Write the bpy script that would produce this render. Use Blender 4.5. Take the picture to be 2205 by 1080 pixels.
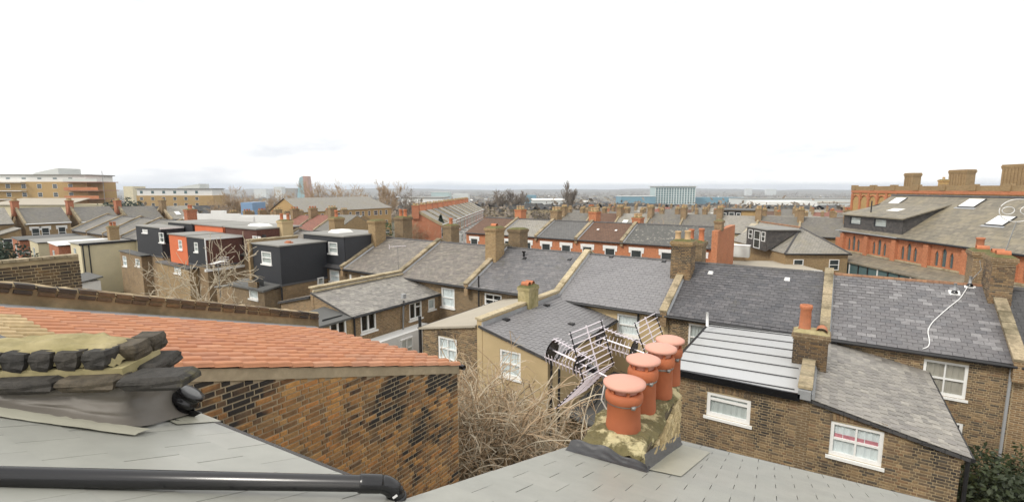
import bpy, math, random
from mathutils import Vector, Matrix
for o in list(bpy.data.objects): bpy.data.objects.remove(o)
S = bpy.context.scene
col = S.collection
R = random.Random(11)
V = Vector
# ------------------------------------------------------------------ camera
F, CX, CY, HY = 1040.0, 1102.5, 540.0, 405.0          # focal length and horizon in photo pixels
ZC = 11.6                                             # eye height above the gardens of the facing row
TH = math.atan((CY - HY) / F)
YAW = math.radians(33.53)                             # view turned left of the facing row's normal (+Y)
cam = bpy.data.cameras.new('camera'); cam_o = bpy.data.objects.new('camera', cam); col.objects.link(cam_o)
cam.sensor_width = 36.0; cam.lens = 36.0 * F / 2205.0; cam.clip_start = 0.05; cam.clip_end = 20000
cam_o.location = (0, 0, ZC); cam_o.rotation_euler = (math.pi / 2 - TH, 0, YAW)
S.camera = cam_o
S.render.resolution_x, S.render.resolution_y = 1024, 501
# ------------------------------------------------------------------ sky, sun, exposure
SUN_EL, SUN_AZ = math.radians(42), math.radians(200)  # azimuth: clockwise from +Y
w = bpy.data.worlds.new('World'); S.world = w; w.use_nodes = True
nt = w.node_tree; nt.nodes.clear()
out = nt.nodes.new('ShaderNodeOutputWorld'); bg = nt.nodes.new('ShaderNodeBackground')
sky = nt.nodes.new('ShaderNodeTexSky'); sky.sky_type = 'NISHITA'; sky.sun_disc = False
sky.sun_elevation = SUN_EL; sky.sun_rotation = SUN_AZ; sky.dust_density = 3.0; sky.altitude = 60
tc = nt.nodes.new('ShaderNodeTexCoord'); mp = nt.nodes.new('ShaderNodeMapping'); mp.inputs['Scale'].default_value = (1.0, 1.0, 3.6)
nz = nt.nodes.new('ShaderNodeTexNoise'); nz.inputs['Scale'].default_value = 2.6; nz.inputs['Detail'].default_value = 6; nz.inputs['Roughness'].default_value = .55
rp = nt.nodes.new('ShaderNodeValToRGB')
rp.color_ramp.elements[0].position = .30; rp.color_ramp.elements[0].color = (5.7, 5.85, 6.15, 1)
rp.color_ramp.elements[1].position = .53; rp.color_ramp.elements[1].color = (9.8, 9.6, 9.15, 1)
mx = nt.nodes.new('ShaderNodeMix'); mx.data_type = 'RGBA'; mx.inputs[0].default_value = .93
nt.links.new(tc.outputs['Generated'], mp.inputs[0]); nt.links.new(mp.outputs[0], nz.inputs['Vector'])
nt.links.new(nz.outputs['Fac'], rp.inputs[0]); nt.links.new(sky.outputs[0], mx.inputs[6]); nt.links.new(rp.outputs[0], mx.inputs[7])
nt.links.new(mx.outputs[2], bg.inputs[0]); bg.inputs[1].default_value = 0.11
nt.links.new(bg.outputs[0], out.inputs[0])
sl = bpy.data.lights.new('sun', 'SUN'); sl.energy = 1.5; sl.angle = math.radians(12); sl.color = (1, .95, .87)
so = bpy.data.objects.new('sun', sl); col.objects.link(so)
so.rotation_euler = (math.pi / 2 - SUN_EL, 0, math.pi - SUN_AZ)
S.view_settings.view_transform = 'Standard'; S.view_settings.look = 'None'; S.view_settings.gamma = 1
S.view_settings.exposure = 0.52; S.view_settings.use_curve_mapping = False
# ------------------------------------------------------------------ pixel -> place helpers
FW = V((-math.sin(YAW) * math.cos(TH), math.cos(YAW) * math.cos(TH), -math.sin(TH)))
RT = V((math.cos(YAW), math.sin(YAW), 0)); UP = RT.cross(FW); CAM = V((0, 0, ZC))
def ray(px, py): return FW + RT * ((px - CX) / F) + UP * ((CY - py) / F)
def P(px, py, x=None, y=None, z=None, t=None):
    d = ray(px, py)
    if x is not None: t = x / d.x
    if y is not None: t = y / d.y
    if z is not None: t = (z - ZC) / d.z
    return CAM + d * t
def proj(p):
    d = p - CAM; q = d.dot(FW)
    return (CX + F * d.dot(RT) / q, CY - F * d.dot(UP) / q, q) if q > .05 else (-9e3, 0, .05)
def sm(a, b, x):
    t = min(1, max(0, (x - a) / (b - a))); return t * t * (3 - 2 * t)
def gz(x, y):                                         # the hillside: our side higher, ground falling away far off
    d = math.hypot(x, y)
    return 2.8 * (1 - sm(8, 15, y)) * (1 - sm(30, 120, d)) - 3.5 * sm(60, 150, d) - 26 * sm(130, 900, d)
# ------------------------------------------------------------------ mesh builder and object helpers
OFF, RM = {}, {}
class MB:
    def __init__(s): s.v = []; s.f = []
    def poly(s, *p):
        n = len(s.v); s.v += [tuple(q) for q in p]; s.f.append(tuple(range(n, n + len(p)))); return s
    def hexa(s, b, t):                                # four bottom points (ccw from above), four top points
        n = len(s.v); s.v += [tuple(q) for q in b] + [tuple(q) for q in t]
        s.f += [(n+3, n+2, n+1, n), (n+4, n+5, n+6, n+7)] + [(n+i, n+(i+1) % 4, n+4+(i+1) % 4, n+4+i) for i in range(4)]; return s
    def box(s, x0, x1, y0, y1, z0, z1):
        return s.hexa(((x0,y0,z0),(x1,y0,z0),(x1,y1,z0),(x0,y1,z0)), ((x0,y0,z1),(x1,y0,z1),(x1,y1,z1),(x0,y1,z1)))
    def obox(s, o, u, v, n, a, b, c):                 # box spanned by three axes from a corner
        o, u, v, n = V(o), V(u) * a, V(v) * b, V(n) * c
        return s.hexa((o, o+u, o+u+v, o+v), (o+n, o+u+n, o+u+v+n, o+v+n))
    def prism(s, pts, ext):                           # polygon extruded along a vector
        pts = [V(p) for p in pts]; e = V(ext); n = len(s.v); k = len(pts)
        s.v += [tuple(p) for p in pts] + [tuple(p + e) for p in pts]
        s.f += [tuple(range(n + k - 1, n - 1, -1)), tuple(range(n + k, n + 2 * k))]
        s.f += [(n+i, n+(i+1) % k, n+k+(i+1) % k, n+k+i) for i in range(k)]; return s
    def tube(s, path, r, n=8, cap=True):
        path = [V(p) for p in path]; m = len(path); rs = r if isinstance(r, (list, tuple)) else [r] * m
        b = len(s.v)
        for i, p in enumerate(path):
            d = (path[min(i+1, m-1)] - path[max(i-1, 0)]).normalized()
            a = V((0, 0, 1)) if abs(d.z) < .9 else V((1, 0, 0))
            e1 = d.cross(a).normalized(); e2 = d.cross(e1)
            for k in range(n):
                an = 2 * math.pi * k / n; s.v.append(tuple(p + (e1 * math.cos(an) + e2 * math.sin(an)) * rs[i]))
        for i in range(m - 1):
            for k in range(n):
                s.f.append((b+i*n+k, b+i*n+(k+1) % n, b+(i+1)*n+(k+1) % n, b+(i+1)*n+k))
        if cap: s.f += [tuple(range(b, b + n)), tuple(range(b+(m-1)*n+n-1, b+(m-1)*n-1, -1))]
        return s
    def lathe(s, c, prof, n=20, ax=None):
        c = V(c); b = len(s.v)
        z = V(ax).normalized() if ax else V((0, 0, 1)); a = V((1, 0, 0)) if abs(z.x) < .9 else V((0, 1, 0))
        e1 = z.cross(a).normalized(); e2 = z.cross(e1)
        for r, h in prof:
            for k in range(n):
                an = 2 * math.pi * k / n; s.v.append(tuple(c + z * h + (e1 * math.cos(an) + e2 * math.sin(an)) * r))
        for i in range(len(prof) - 1):
            for k in range(n): s.f.append((b+i*n+k, b+i*n+(k+1) % n, b+(i+1)*n+(k+1) % n, b+(i+1)*n+k))
        return s
    def add(s, mb, M):
        n = len(s.v); s.v += [tuple(M @ V(p)) for p in mb.v]; s.f += [tuple(i + n for i in f) for f in mb.f]
    def mesh(s, name, off=V((0, 0, 0)), uv=True, smooth=False):
        me = bpy.data.meshes.new(name); me.from_pydata([(a-off.x, b-off.y, c-off.z) for a, b, c in s.v], [], s.f)
        if smooth: me.shade_smooth()
        if uv:
            l = me.uv_layers.new(name='UVMap'); vs = me.vertices; dat = [0.0] * (2 * len(me.loops))
            for p in me.polygons:
                n = p.normal
                if abs(n.z) > .995: u = V((1, 0, 0)); w_ = V((0, 1, 0))
                else: u = V((-n.y, n.x, 0)).normalized(); w_ = n.cross(u)
                for li in p.loop_indices:
                    q = vs[me.loops[li].vertex_index].co; dat[2*li] = q.dot(u); dat[2*li+1] = q.dot(w_)
            l.data.foreach_set('uv', dat)
        return me
    def build(s, name, m, parent=None, smooth=False, uv=True):
        off = OFF.get(parent.name, V((0, 0, 0))) if parent else V((0, 0, 0))
        me = s.mesh(name, off, uv, smooth); me.materials.append(M_[m])
        return link(name, me, parent)
def link(name, data, parent=None):
    o = bpy.data.objects.new(name, data); col.objects.link(o)
    if parent:
        o.parent = parent; OFF[o.name] = OFF.get(parent.name, V((0, 0, 0))); RM[o.name] = RM.get(parent.name, Matrix())
    return o
def tag(o, label, cat, group=None):
    o['label'] = label; o['category'] = cat
    if group: o['group'] = group
    return o
def kind(o, k): o['kind'] = k; return o
def thing(name, label, cat, loc=(0, 0, 0), rot=0, group=None, local=False):
    o = link(name, None); o.location = loc; o.rotation_euler = (0, 0, rot); o.empty_display_size = .2; tag(o, label, cat, group)
    OFF[o.name] = V((0, 0, 0)) if local else V(loc)
    RM[o.name] = Matrix.Translation(V(loc)) @ Matrix.Rotation(rot, 4, 'Z') if local else Matrix()
    return o
def copy_tree(o, parent=None):
    c = o.copy(); col.objects.link(c)
    if parent: c.parent = parent
    for ch in list(o.children): copy_tree(ch, c)
    return c
def place(parent, name, proto, m, mats, limit=300, smooth=False):
    """alike pieces of one surface: the largest in view as objects that share a mesh, the rest joined"""
    rm = RM.get(parent.name, Matrix()); off = OFF.get(parent.name, V((0, 0, 0)))
    def key(M):
        x, y, q = proj((rm @ M).translation)
        return q + (0 if -40 < x < 2245 and 0 < y < 1120 else 1000)
    mats = sorted(mats, key=key)
    me = proto.mesh(name, uv=True, smooth=smooth); me.materials.append(M_[m])
    T = Matrix.Translation(-off)
    for M in mats[:limit]:
        o = bpy.data.objects.new(name, me); col.objects.link(o); o.parent = parent; o.matrix_basis = T @ M
    if len(mats) > limit:
        b = MB()
        for M in mats[limit:]: b.add(proto, M)
        kind(b.build(name + 's', m, parent, smooth), 'stuff')
def frame(o, u, v, n):
    M = Matrix(); 
    for i in range(3): M[i][0] = u[i]; M[i][1] = v[i]; M[i][2] = n[i]; M[i][3] = o[i]
    return M
# ------------------------------------------------------------------ materials
M_ = {}
class NT:
    def __init__(s, name):
        s.m = bpy.data.materials.new(name); s.m.use_nodes = True; s.t = s.m.node_tree; s.n = s.t.nodes; s.b = s.n['Principled BSDF']; M_[name] = s.m
    def new(s, ty, **k):
        x = s.n.new('ShaderNode' + ty)
        for a, b in k.items(): setattr(x, a, b)
        return x
    def ln(s, a, b): s.t.links.new(a, b)
    def noise(s, vec, scale, detail=4, rough=.6):
        x = s.new('TexNoise'); x.inputs['Scale'].default_value = scale; x.inputs['Detail'].default_value = detail; x.inputs['Roughness'].default_value = rough
        s.ln(vec, x.inputs['Vector']); return x.outputs['Fac']
    def ramp(s, f, stops, interp='LINEAR'):
        x = s.new('ValToRGB'); r = x.color_ramp; r.interpolation = interp
        while len(r.elements) < len(stops): r.elements.new(.5)
        for e, (p, c) in zip(r.elements, stops): e.position = p; e.color = (c if len(c) == 4 else (*c, 1)) if isinstance(c, tuple) else (c, c, c, 1)
        s.ln(f, x.inputs[0]); return x.outputs[0]
    def mix(s, f, a, b, mode='MIX'):
        x = s.new('Mix', data_type='RGBA', blend_type=mode)
        for i, q in ((0, f), (6, a), (7, b)):
            if hasattr(q, 'is_linked'): s.ln(q, x.inputs[i])
            else: x.inputs[i].default_value = q if i == 0 else (*q[:3], 1)
        return x.outputs[2]
    def math(s, op, a, b=0):
        x = s.new('Math', operation=op)
        for i, q in enumerate((a, b)):
            if hasattr(q, 'is_linked'): s.ln(q, x.inputs[i])
            else: x.inputs[i].default_value = q
        return x.outputs[0]
    def fin(s, c, rough=.85, bump=None, bd=.02, bs=.5, spec=None, metal=0):
        b = s.b
        if hasattr(c, 'is_linked'): s.ln(c, b.inputs['Base Color'])
        else: b.inputs['Base Color'].default_value = (*c[:3], 1)
        if hasattr(rough, 'is_linked'): s.ln(rough, b.inputs['Roughness'])
        else: b.inputs['Roughness'].default_value = rough
        b.inputs['Metallic'].default_value = metal
        if spec is not None: b.inputs['Specular IOR Level'].default_value = spec
        if bump is not None:
            x = s.new('Bump'); x.inputs['Distance'].default_value = bd; x.inputs['Strength'].default_value = bs
            s.ln(bump, x.inputs['Height']); s.ln(x.outputs[0], b.inputs['Normal'])
        return s.m
def coords(n, which='Object'): return n.new('TexCoord').outputs[which]
def pos(n): return n.new('NewGeometry').outputs['Position']
def rnd(n):                                           # one random number per piece, whether object or island
    a = n.new('ObjectInfo').outputs['Random']; b = n.new('NewGeometry').outputs['Random Per Island']
    return n.math('FRACT', n.math('ADD', n.math('MULTIPLY', a, 7.31), b))
def dk(c, k): return tuple(min(1, x * k) for x in c)
def m_plain(name, c, rough=.7, var=.25, scale=6, stain=None, bump=.01, spec=None, metal=0, c2=None):
    n = NT(name); p = pos(n); f = n.noise(p, scale, 5); g = n.noise(p, scale * .17, 4)
    x = n.mix(f, dk(c, 1 - var), dk(c, 1 + var)); x = n.mix(n.ramp(g, ((.4, 0.), (.72, 1.))), x, c2 or dk(c, 1 - var * .9))
    return n.fin(x, rough, f, bump, .4, spec, metal)
def m_piece(name, cols, rough=.8, scale=14, var=.35, soot=None, soot_scale=.7, lo=.45, hi=.62, bump=.012, moss=None, spec=None, stretch=None):
    n = NT(name); p = pos(n); r = rnd(n)
    x = n.ramp(r, [((i + .5) / len(cols), c) for i, c in enumerate(cols)])
    f = n.noise(p, scale, 6, .65); x = n.mix(1.0, x, n.ramp(f, ((.25, 1 - var), (.75, 1 + var))), 'MULTIPLY')
    if soot:
        v = p
        if stretch:
            mpn = n.new('Mapping'); mpn.inputs['Scale'].default_value = stretch[:3]; mpn.inputs['Rotation'].default_value = stretch[3:]; n.ln(p, mpn.inputs[0]); v = mpn.outputs[0]
        g = n.noise(v, soot_scale, 5, .6); g2 = n.math('ADD', g, n.math('MULTIPLY', n.math('SUBTRACT', r, .5), .16))
        x = n.mix(n.ramp(g2, ((lo, 0.), (hi, 1.))), x, soot)
    if moss:
        g = n.noise(p, 1.3, 6, .7); x = n.mix(n.ramp(g, ((.58, 0.), (.7, .8))), x, moss)
    return n.fin(x, rough, f, bump, .5, spec)
def m_brick(name, c1, c2, mortar, rough=.9, soot=None, bw=.225, bh=.075, mort=.012, stain=.45):
    n = NT(name); uv = coords(n, 'UV'); p = pos(n)
    b = n.new('TexBrick'); b.offset = .5; b.inputs['Scale'].default_value = 1; b.inputs['Brick Width'].default_value = bw; b.inputs['Row Height'].default_value = bh
    b.inputs['Mortar Size'].default_value = mort; b.inputs['Mortar Smooth'].default_value = .2; b.inputs['Bias'].default_value = -.1
    b.inputs['Color1'].default_value = (*c1, 1); b.inputs['Color2'].default_value = (*c2, 1); b.inputs['Mortar'].default_value = (*mortar, 1)
    n.ln(uv, b.inputs['Vector'])
    f = n.noise(p, 9, 5); x = n.mix(1.0, b.outputs['Color'], n.ramp(f, ((.25, .7), (.75, 1.3))), 'MULTIPLY')
    g = n.noise(p, .55, 6, .65); x = n.mix(n.ramp(g, ((.42, 0.), (.68, stain))), x, soot or dk(c1, .35))
    h = n.math('SUBTRACT', 1.0, b.outputs['Fac'])
    return n.fin(x, rough, h, .012, .6)
def m_slates(name, c1, c2, rough=.55, w_=.3, h=.2, moss=None, gap=(.03, .03, .03), spec=.4):     # roofs too far off to build slate by slate
    n = NT(name); uv = coords(n, 'UV'); p = pos(n)
    b = n.new('TexBrick'); b.offset = .5; b.inputs['Scale'].default_value = 1; b.inputs['Brick Width'].default_value = w_; b.inputs['Row Height'].default_value = h
    b.inputs['Mortar Size'].default_value = .012; b.inputs['Mortar Smooth'].default_value = .6
    b.inputs['Color1'].default_value = (*c1, 1); b.inputs['Color2'].default_value = (*c2, 1); b.inputs['Mortar'].default_value = (*gap, 1)
    n.ln(uv, b.inputs['Vector'])
    f = n.noise(p, 3.5, 6, .7); x = n.mix(1.0, b.outputs['Color'], n.ramp(f, ((.25, .72), (.75, 1.28))), 'MULTIPLY')
    if moss: g = n.noise(p, .5, 6, .7); x = n.mix(n.ramp(g, ((.5, 0.), (.68, .75))), x, moss)
    return n.fin(x, rough, n.math('SUBTRACT', 1.0, b.outputs['Fac']), .015, .6, spec)
def m_glass(name, tint=(.93, .96, .96), tr=.55):
    n = NT(name); n.n.remove(n.b); o = n.n['Material Output']
    t = n.new('BsdfTransparent'); t.inputs[0].default_value = (*tint, 1)
    g = n.new('BsdfGlossy'); g.inputs['Roughness'].default_value = .03; g.inputs[0].default_value = (.9, .95, .97, 1)
    fr = n.new('LayerWeight'); fr.inputs[0].default_value = .5; k = n.math('ADD', n.math('MULTIPLY', n.math('POWER', fr.outputs['Facing'], 3.0), .75), .07)
    x = n.new('MixShader'); n.ln(k, x.inputs[0]); n.ln(t.outputs[0], x.inputs[1]); n.ln(g.outputs[0], x.inputs[2]); n.ln(x.outputs[0], o.inputs[0])
SOOT = (.035, .03, .026)
m_piece('stock_brick_old', [(.40,.20,.07), (.19,.115,.06), (.54,.28,.09), (.13,.09,.06), (.56,.32,.12), (.26,.145,.065), (.50,.23,.075)], scale=22, soot=SOOT, soot_scale=.62, lo=.5, hi=.6, stretch=(1, 1, 1, .6, 0, 0))
m_piece('stock_brick_facing', [(.085,.068,.05), (.18,.122,.066), (.25,.17,.09), (.105,.08,.055), (.31,.215,.115), (.14,.1,.065), (.21,.128,.068)], scale=20, soot=SOOT, soot_scale=.6, lo=.52, hi=.68)
m_piece('stock_brick_yellow', [(.52,.41,.22), (.45,.34,.17), (.57,.46,.26), (.40,.30,.15)], scale=20, soot=(.2,.17,.09), lo=.55, hi=.7)
m_piece('stock_brick_dark', [(.07,.05,.034), (.11,.075,.042), (.15,.095,.045), (.05,.04,.03), (.2,.12,.05)], scale=20, soot=SOOT, lo=.45, hi=.7)
m_piece('blackened_block', [(.035,.032,.028), (.05,.044,.036), (.028,.026,.024), (.075,.06,.04)], scale=18, var=.6, moss=(.16,.14,.05), bump=.03)
m_plain('mortar', (.47,.385,.26), .95, .3, 12)
m_plain('mortar_dark', (.42,.33,.20), .95, .35, 10)
m_plain('joint_dark', (.13,.105,.065), .95, .4, 10)
m_plain('lime_mortar_mossy', (.40,.34,.19), .95, .45, 9, bump=.03, c2=(.17,.15,.05))
m_plain('parapet_mortar', (.27,.21,.12), .95, .45, 7, bump=.03, c2=(.10,.08,.045))
m_piece('slate_blue', [(0.131,0.128,0.131), (0.158,0.152,0.154), (0.112,0.112,0.119), (0.184,0.175,0.175), (0.140,0.135,0.137)], .5, scale=8, var=.22, spec=.45, moss=(.12,.115,.1))
m_piece('slate_patchy', [(0.133,0.128,0.133), (0.156,0.150,0.153), (0.116,0.114,0.121), (0.25,0.243,0.246), (0.136,0.129,0.134), (0.150,0.145,0.148)], .5, scale=8, var=.22, spec=.45)
m_piece('slate_brown', [(0.173,0.157,0.137), (0.206,0.181,0.157), (0.148,0.132,0.119), (0.231,0.206,0.173)], .6, scale=7, var=.3, moss=(.17,.16,.12))
m_piece('slate_dark', [(0.085,0.083,0.088), (0.102,0.099,0.104), (0.073,0.073,0.080), (0.119,0.114,0.119)], .5, scale=8, var=.25, moss=(.10,.095,.085))
m_piece('slate_new', [(0.213,0.207,0.213), (0.222,0.216,0.220), (0.204,0.198,0.204)], .5, scale=5, var=.12, spec=.5)
m_piece('slate_own', [(0.313,0.315,0.282), (0.325,0.328,0.292), (0.303,0.306,0.276), (0.333,0.333,0.299)], .38, scale=6, var=.09, spec=.6, bump=.003)
m_piece('slate_mottled', [(0.255,0.240,0.217), (0.195,0.183,0.168), (0.345,0.323,0.285), (0.225,0.210,0.195), (0.285,0.267,0.240)], .55, scale=6, var=.25)
m_piece('tile_terracotta', [(.47,.21,.11), (.50,.23,.12), (.44,.19,.10), (.53,.265,.155), (.42,.185,.105)], .8, scale=6, var=.14, soot=(.40,.22,.14), soot_scale=.5, lo=.5, hi=.8)
m_piece('tile_buff', [(.44,.33,.18), (.49,.37,.21), (.39,.29,.15)], .8, scale=11, var=.25)
m_piece('coping', [(.33,.27,.17), (.37,.30,.20), (.28,.23,.15), (.31,.26,.17)], .95, scale=12, var=.4, soot=(.12,.10,.06), soot_scale=1.4, lo=.5, hi=.7, bump=.02)
m_piece('coping_pale', [(.45,.38,.25), (.49,.41,.27), (.41,.34,.22)], .95, scale=12, var=.3, soot=(.2,.16,.09), soot_scale=1.6, lo=.55, hi=.72, bump=.02)
m_piece('ridge_tile', [(.075,.072,.072), (.09,.085,.083), (.065,.063,.065)], .6, scale=9)
m_piece('ridge_tile_red', [(.25,.13,.07), (.21,.11,.065), (.28,.15,.08)], .8, scale=9, moss=(.12,.11,.07))
m_plain('coping_cement', (.42,.33,.2), .95, .45, 8, bump=.03, c2=(.24,.18,.1))
m_plain('terracotta_pot', (.42,.125,.05), .75, .22, 7, c2=(.33,.10,.045))
m_plain('terracotta_cowl', (.66,.34,.26), .55, .08, 5, spec=.4)
m_plain('clay_pot_old', (.50,.17,.075), .8, .3, 9, c2=(.3,.13,.07))
m_plain('buff_pot', (.52,.36,.2), .8, .2, 9)
m_plain('lead', (.115,.118,.125), .45, .18, 5, spec=.5, metal=.15)
m_plain('lead_pale', (.34,.35,.36), .45, .2, 5, spec=.5, metal=.1)
m_plain('lead_apron', (.15,.135,.115), .58, .22, 4, bump=.01, spec=.5)
m_plain('lead_dark', (.05,.05,.053), .5, .3, 8)
m_plain('flashing_clear', (.42,.41,.33), .35, .12, 5)
m_plain('render_buff', (.50,.385,.22), .9, .08, 3, c2=(.44,.34,.19))
m_plain('render_cream', (.62,.55,.37), .9, .07, 2.5, c2=(.53,.47,.32))
m_plain('render_white', (.74,.74,.72), .85, .06, 3)
m_plain('render_orange', (.62,.16,.065), .85, .1, 3)
m_plain('white_paint', (.8,.8,.78), .5, .04, 8, bump=.002)
m_plain('white_plastic', (.78,.78,.77), .4, .03, 5, bump=.001)
m_plain('black_plastic', (.008,.008,.01), .24, .2, 6, bump=.001, spec=.6)
m_plain('black_iron', (.018,.018,.02), .5, .3, 9, bump=.003)
m_plain('charcoal_cladding', (.028,.03,.036), .6, .2, 2.5)
m_plain('charcoal_dark', (.022,.023,.028), .6, .2, 2)
m_plain('felt_grey', (.27,.265,.245), .85, .12, 1.6, c2=(.22,.215,.2))
m_plain('felt_dark', (.12,.12,.115), .85, .2, 1.6)
m_plain('felt_buff', (.40,.36,.29), .9, .12, 2)
m_plain('zinc', (.46,.47,.48), .35, .08, 1.2, spec=.6, c2=(.43,.43,.42))
m_plain('grey_plastic', (.33,.34,.35), .5, .08, 4)
m_plain('aluminium', (.76,.70,.75), .35, .05, 8, bump=.001, metal=.15)
m_plain('galvanised', (.30,.30,.29), .45, .2, 10, metal=.6)
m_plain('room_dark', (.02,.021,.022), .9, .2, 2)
m_plain('curtain', (.55,.57,.56), .95, .12, 5)
m_plain('curtain_pale', (.76,.79,.80), .95, .08, 5)
m_plain('blind_grey', (.42,.38,.33), .95, .05, 5)
m_plain('pink_trim', (.62,.24,.28), .9, .3, 25)
m_plain('board_olive', (.27,.25,.18), .8, .15, 4)
m_plain('timber', (.30,.20,.11), .85, .25, 8)
m_plain('moss_lump', (.15,.135,.05), .95, .5, 16, bump=.04, c2=(.07,.075,.025))
m_plain('bark_pale', (.50,.43,.32), .9, .3, 9)
m_plain('bark_brown', (.15,.105,.07), .9, .3, 9)
m_plain('twig_warm', (.42,.31,.20), .9, .3, 4, c2=(.30,.21,.125))
m_plain('twig_grey', (.22,.18,.14), .9, .3, 2)
m_plain('ivy_leaf', (.03,.042,.018), .6, .5, 4, c2=(.06,.08,.025))
m_plain('conifer', (.03,.05,.028), .7, .4, 3)
m_plain('leaf_green', (.05,.10,.03), .7, .4, 3)
m_plain('leaf_straw', (.36,.30,.10), .8, .4, 3)
m_plain('soil', (.10,.085,.06), .95, .4, .8, c2=(.06,.075,.03))
m_plain('asphalt', (.055,.055,.056), .9, .2, 2)
m_plain('paving', (.24,.22,.19), .9, .25, 1.5)
m_plain('rubber', (.02,.02,.02), .8, .2, 5)
m_plain('red_paint', (.45,.03,.025), .4, .1, 5)
m_plain('blue_plastic', (.20,.32,.50), .5, .1, 5)
m_plain('blue_shed', (.14,.28,.36), .6, .12, .15)
m_plain('aqua_glass', (.40,.51,.51), .35, .12, .1)
m_plain('aqua_dark', (.10,.17,.18), .25, .2, .3)
m_plain('pane_dark', (.05,.06,.062), .12, .5, .6, spec=.8)
m_plain('pale_steel', (.60,.62,.60), .6, .08, .2)
m_plain('white_membrane', (.80,.80,.77), .6, .05, .5)
m_plain('tower_glass', (.25,.40,.43), .3, .1, .1)
m_plain('tower_brown', (.38,.20,.14), .6, .1, .1)
m_plain('field_green', (.20,.22,.08), .95, .3, .05)
m_brick('brick_stock', (.28,.175,.085), (.16,.105,.06), (.36,.285,.18))
m_brick('brick_stock_pale', (.34,.22,.10), (.25,.155,.07), (.33,.27,.17), stain=.25)
m_brick('brick_stock_dark', (.22,.145,.075), (.13,.09,.055), (.30,.24,.155))
m_brick('brick_yellow', (.46,.29,.10), (.39,.235,.08), (.44,.34,.2), stain=.12)
m_brick('brick_red', (.42,.105,.04), (.34,.085,.035), (.42,.27,.17), stain=.15, soot=(.2,.07,.04))
m_brick('brick_orange', (.52,.165,.07), (.43,.13,.055), (.47,.27,.15), stain=.3, soot=(.24,.1,.055))
m_brick('brick_maroon', (.115,.04,.028), (.09,.034,.025), (.12,.06,.045), stain=.2)
m_slates('far_slate', (0.189,0.174,0.152), (0.145,0.138,0.123), moss=(.17,.155,.115))
m_slates('far_slate_dark', (.075,.073,.074), (.06,.059,.061))
m_slates('far_slate_pale', (0.319,0.297,0.254), (0.261,0.246,0.217), moss=(.25,.225,.165))
m_slates('far_tile_brown', (.15,.085,.055), (.125,.07,.046), w_=.28, h=.3, rough=.8)
m_slates('far_tile_grey', (0.145,0.142,0.138), (0.123,0.120,0.116), w_=.3, h=.32, rough=.7)
m_slates('far_tile_rust', (.27,.12,.085), (.22,.10,.075), w_=.28, h=.28, rough=.8)
m_slates('church_slate', (.24,.21,.155), (.165,.148,.115), w_=.55, h=.42, moss=(.27,.23,.15))
m_slates('hung_slate', (.095,.085,.08), (.055,.052,.052), w_=.3, h=.2)
m_slates('far_buff_tile', (.50,.44,.32), (.44,.385,.28), w_=.4, h=.3)
m_glass('glass')
n = NT('lichen_speckled'); p = pos(n); x = n.mix(n.ramp(n.noise(p, 3.2, 8, .75), ((.56, 0.), (.62, 1.))), n.mix(n.noise(p, .8, 5), (.07, .07, .066), (.12, .118, .108)), (.36, .34, .29)); n.fin(x, .75)
n = NT('flaunching'); p = pos(n); x = n.mix(n.ramp(n.noise(p, 3.2, 7, .7), ((.50, 0.), (.57, 1.))), n.mix(n.noise(p, 26, 6), (.07, .065, .025), (.22, .18, .085)), n.mix(n.noise(p, 9, 6), (.42, .36, .18), (.62, .55, .34))); n.fin(x, .95, n.noise(p, 30, 6), .03, .7)
n = NT('far_land'); p = pos(n)
x = n.mix(n.ramp(n.noise(p, .011, 8, .7), ((.4, 0.), (.6, 1.))), (.13, .12, .075), (.20, .17, .13)); x = n.mix(n.ramp(n.noise(p, .03, 8, .75), ((.58, 0.), (.63, .8))), x, (.5, .47, .42)); n.fin(x, .95)
# ------------------------------------------------------------------ building components
BRICK = MB().hexa(((-.5,-.5,-.5),(.5,-.5,-.5),(.5,.5,-.5),(-.5,.5,-.5)), ((-.5,-.5,.5),(.5,-.5,.5),(.5,.5,.5),(-.5,.5,.5)))
def _brick():                                         # unit brick, outward face (-y) with soft arrises
    b = MB(); c = .04; d = .10
    b.v = [(-.5,.5,-.5),(.5,.5,-.5),(.5,.5,.5),(-.5,.5,.5), (-.5,-.2,-.5),(.5,-.2,-.5),(.5,-.2,.5),(-.5,-.2,.5),
           (-.5+c,-.5,-.5+d),(.5-c,-.5,-.5+d),(.5-c,-.5,.5-d),(-.5+c,-.5,.5-d)]
    b.f = [(0,1,2,3)] + [(i,4+i,4+(i+1)%4,(i+1)%4) for i in range(4)] + [(4+i,8+i,8+(i+1)%4,4+(i+1)%4) for i in range(4)] + [(8,11,10,9)]
    return b
BRICK = _brick()
SLAB = MB().box(0, 1, 0, 1, 0, 1)
def breaks(u0, u1, ops, extra=()):
    s = sorted(set([u0, u1] + [x for o in ops for x in o[:2]] + list(extra)))
    return [x for x in s if u0 - 1e-6 <= x <= u1 + 1e-6]
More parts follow.
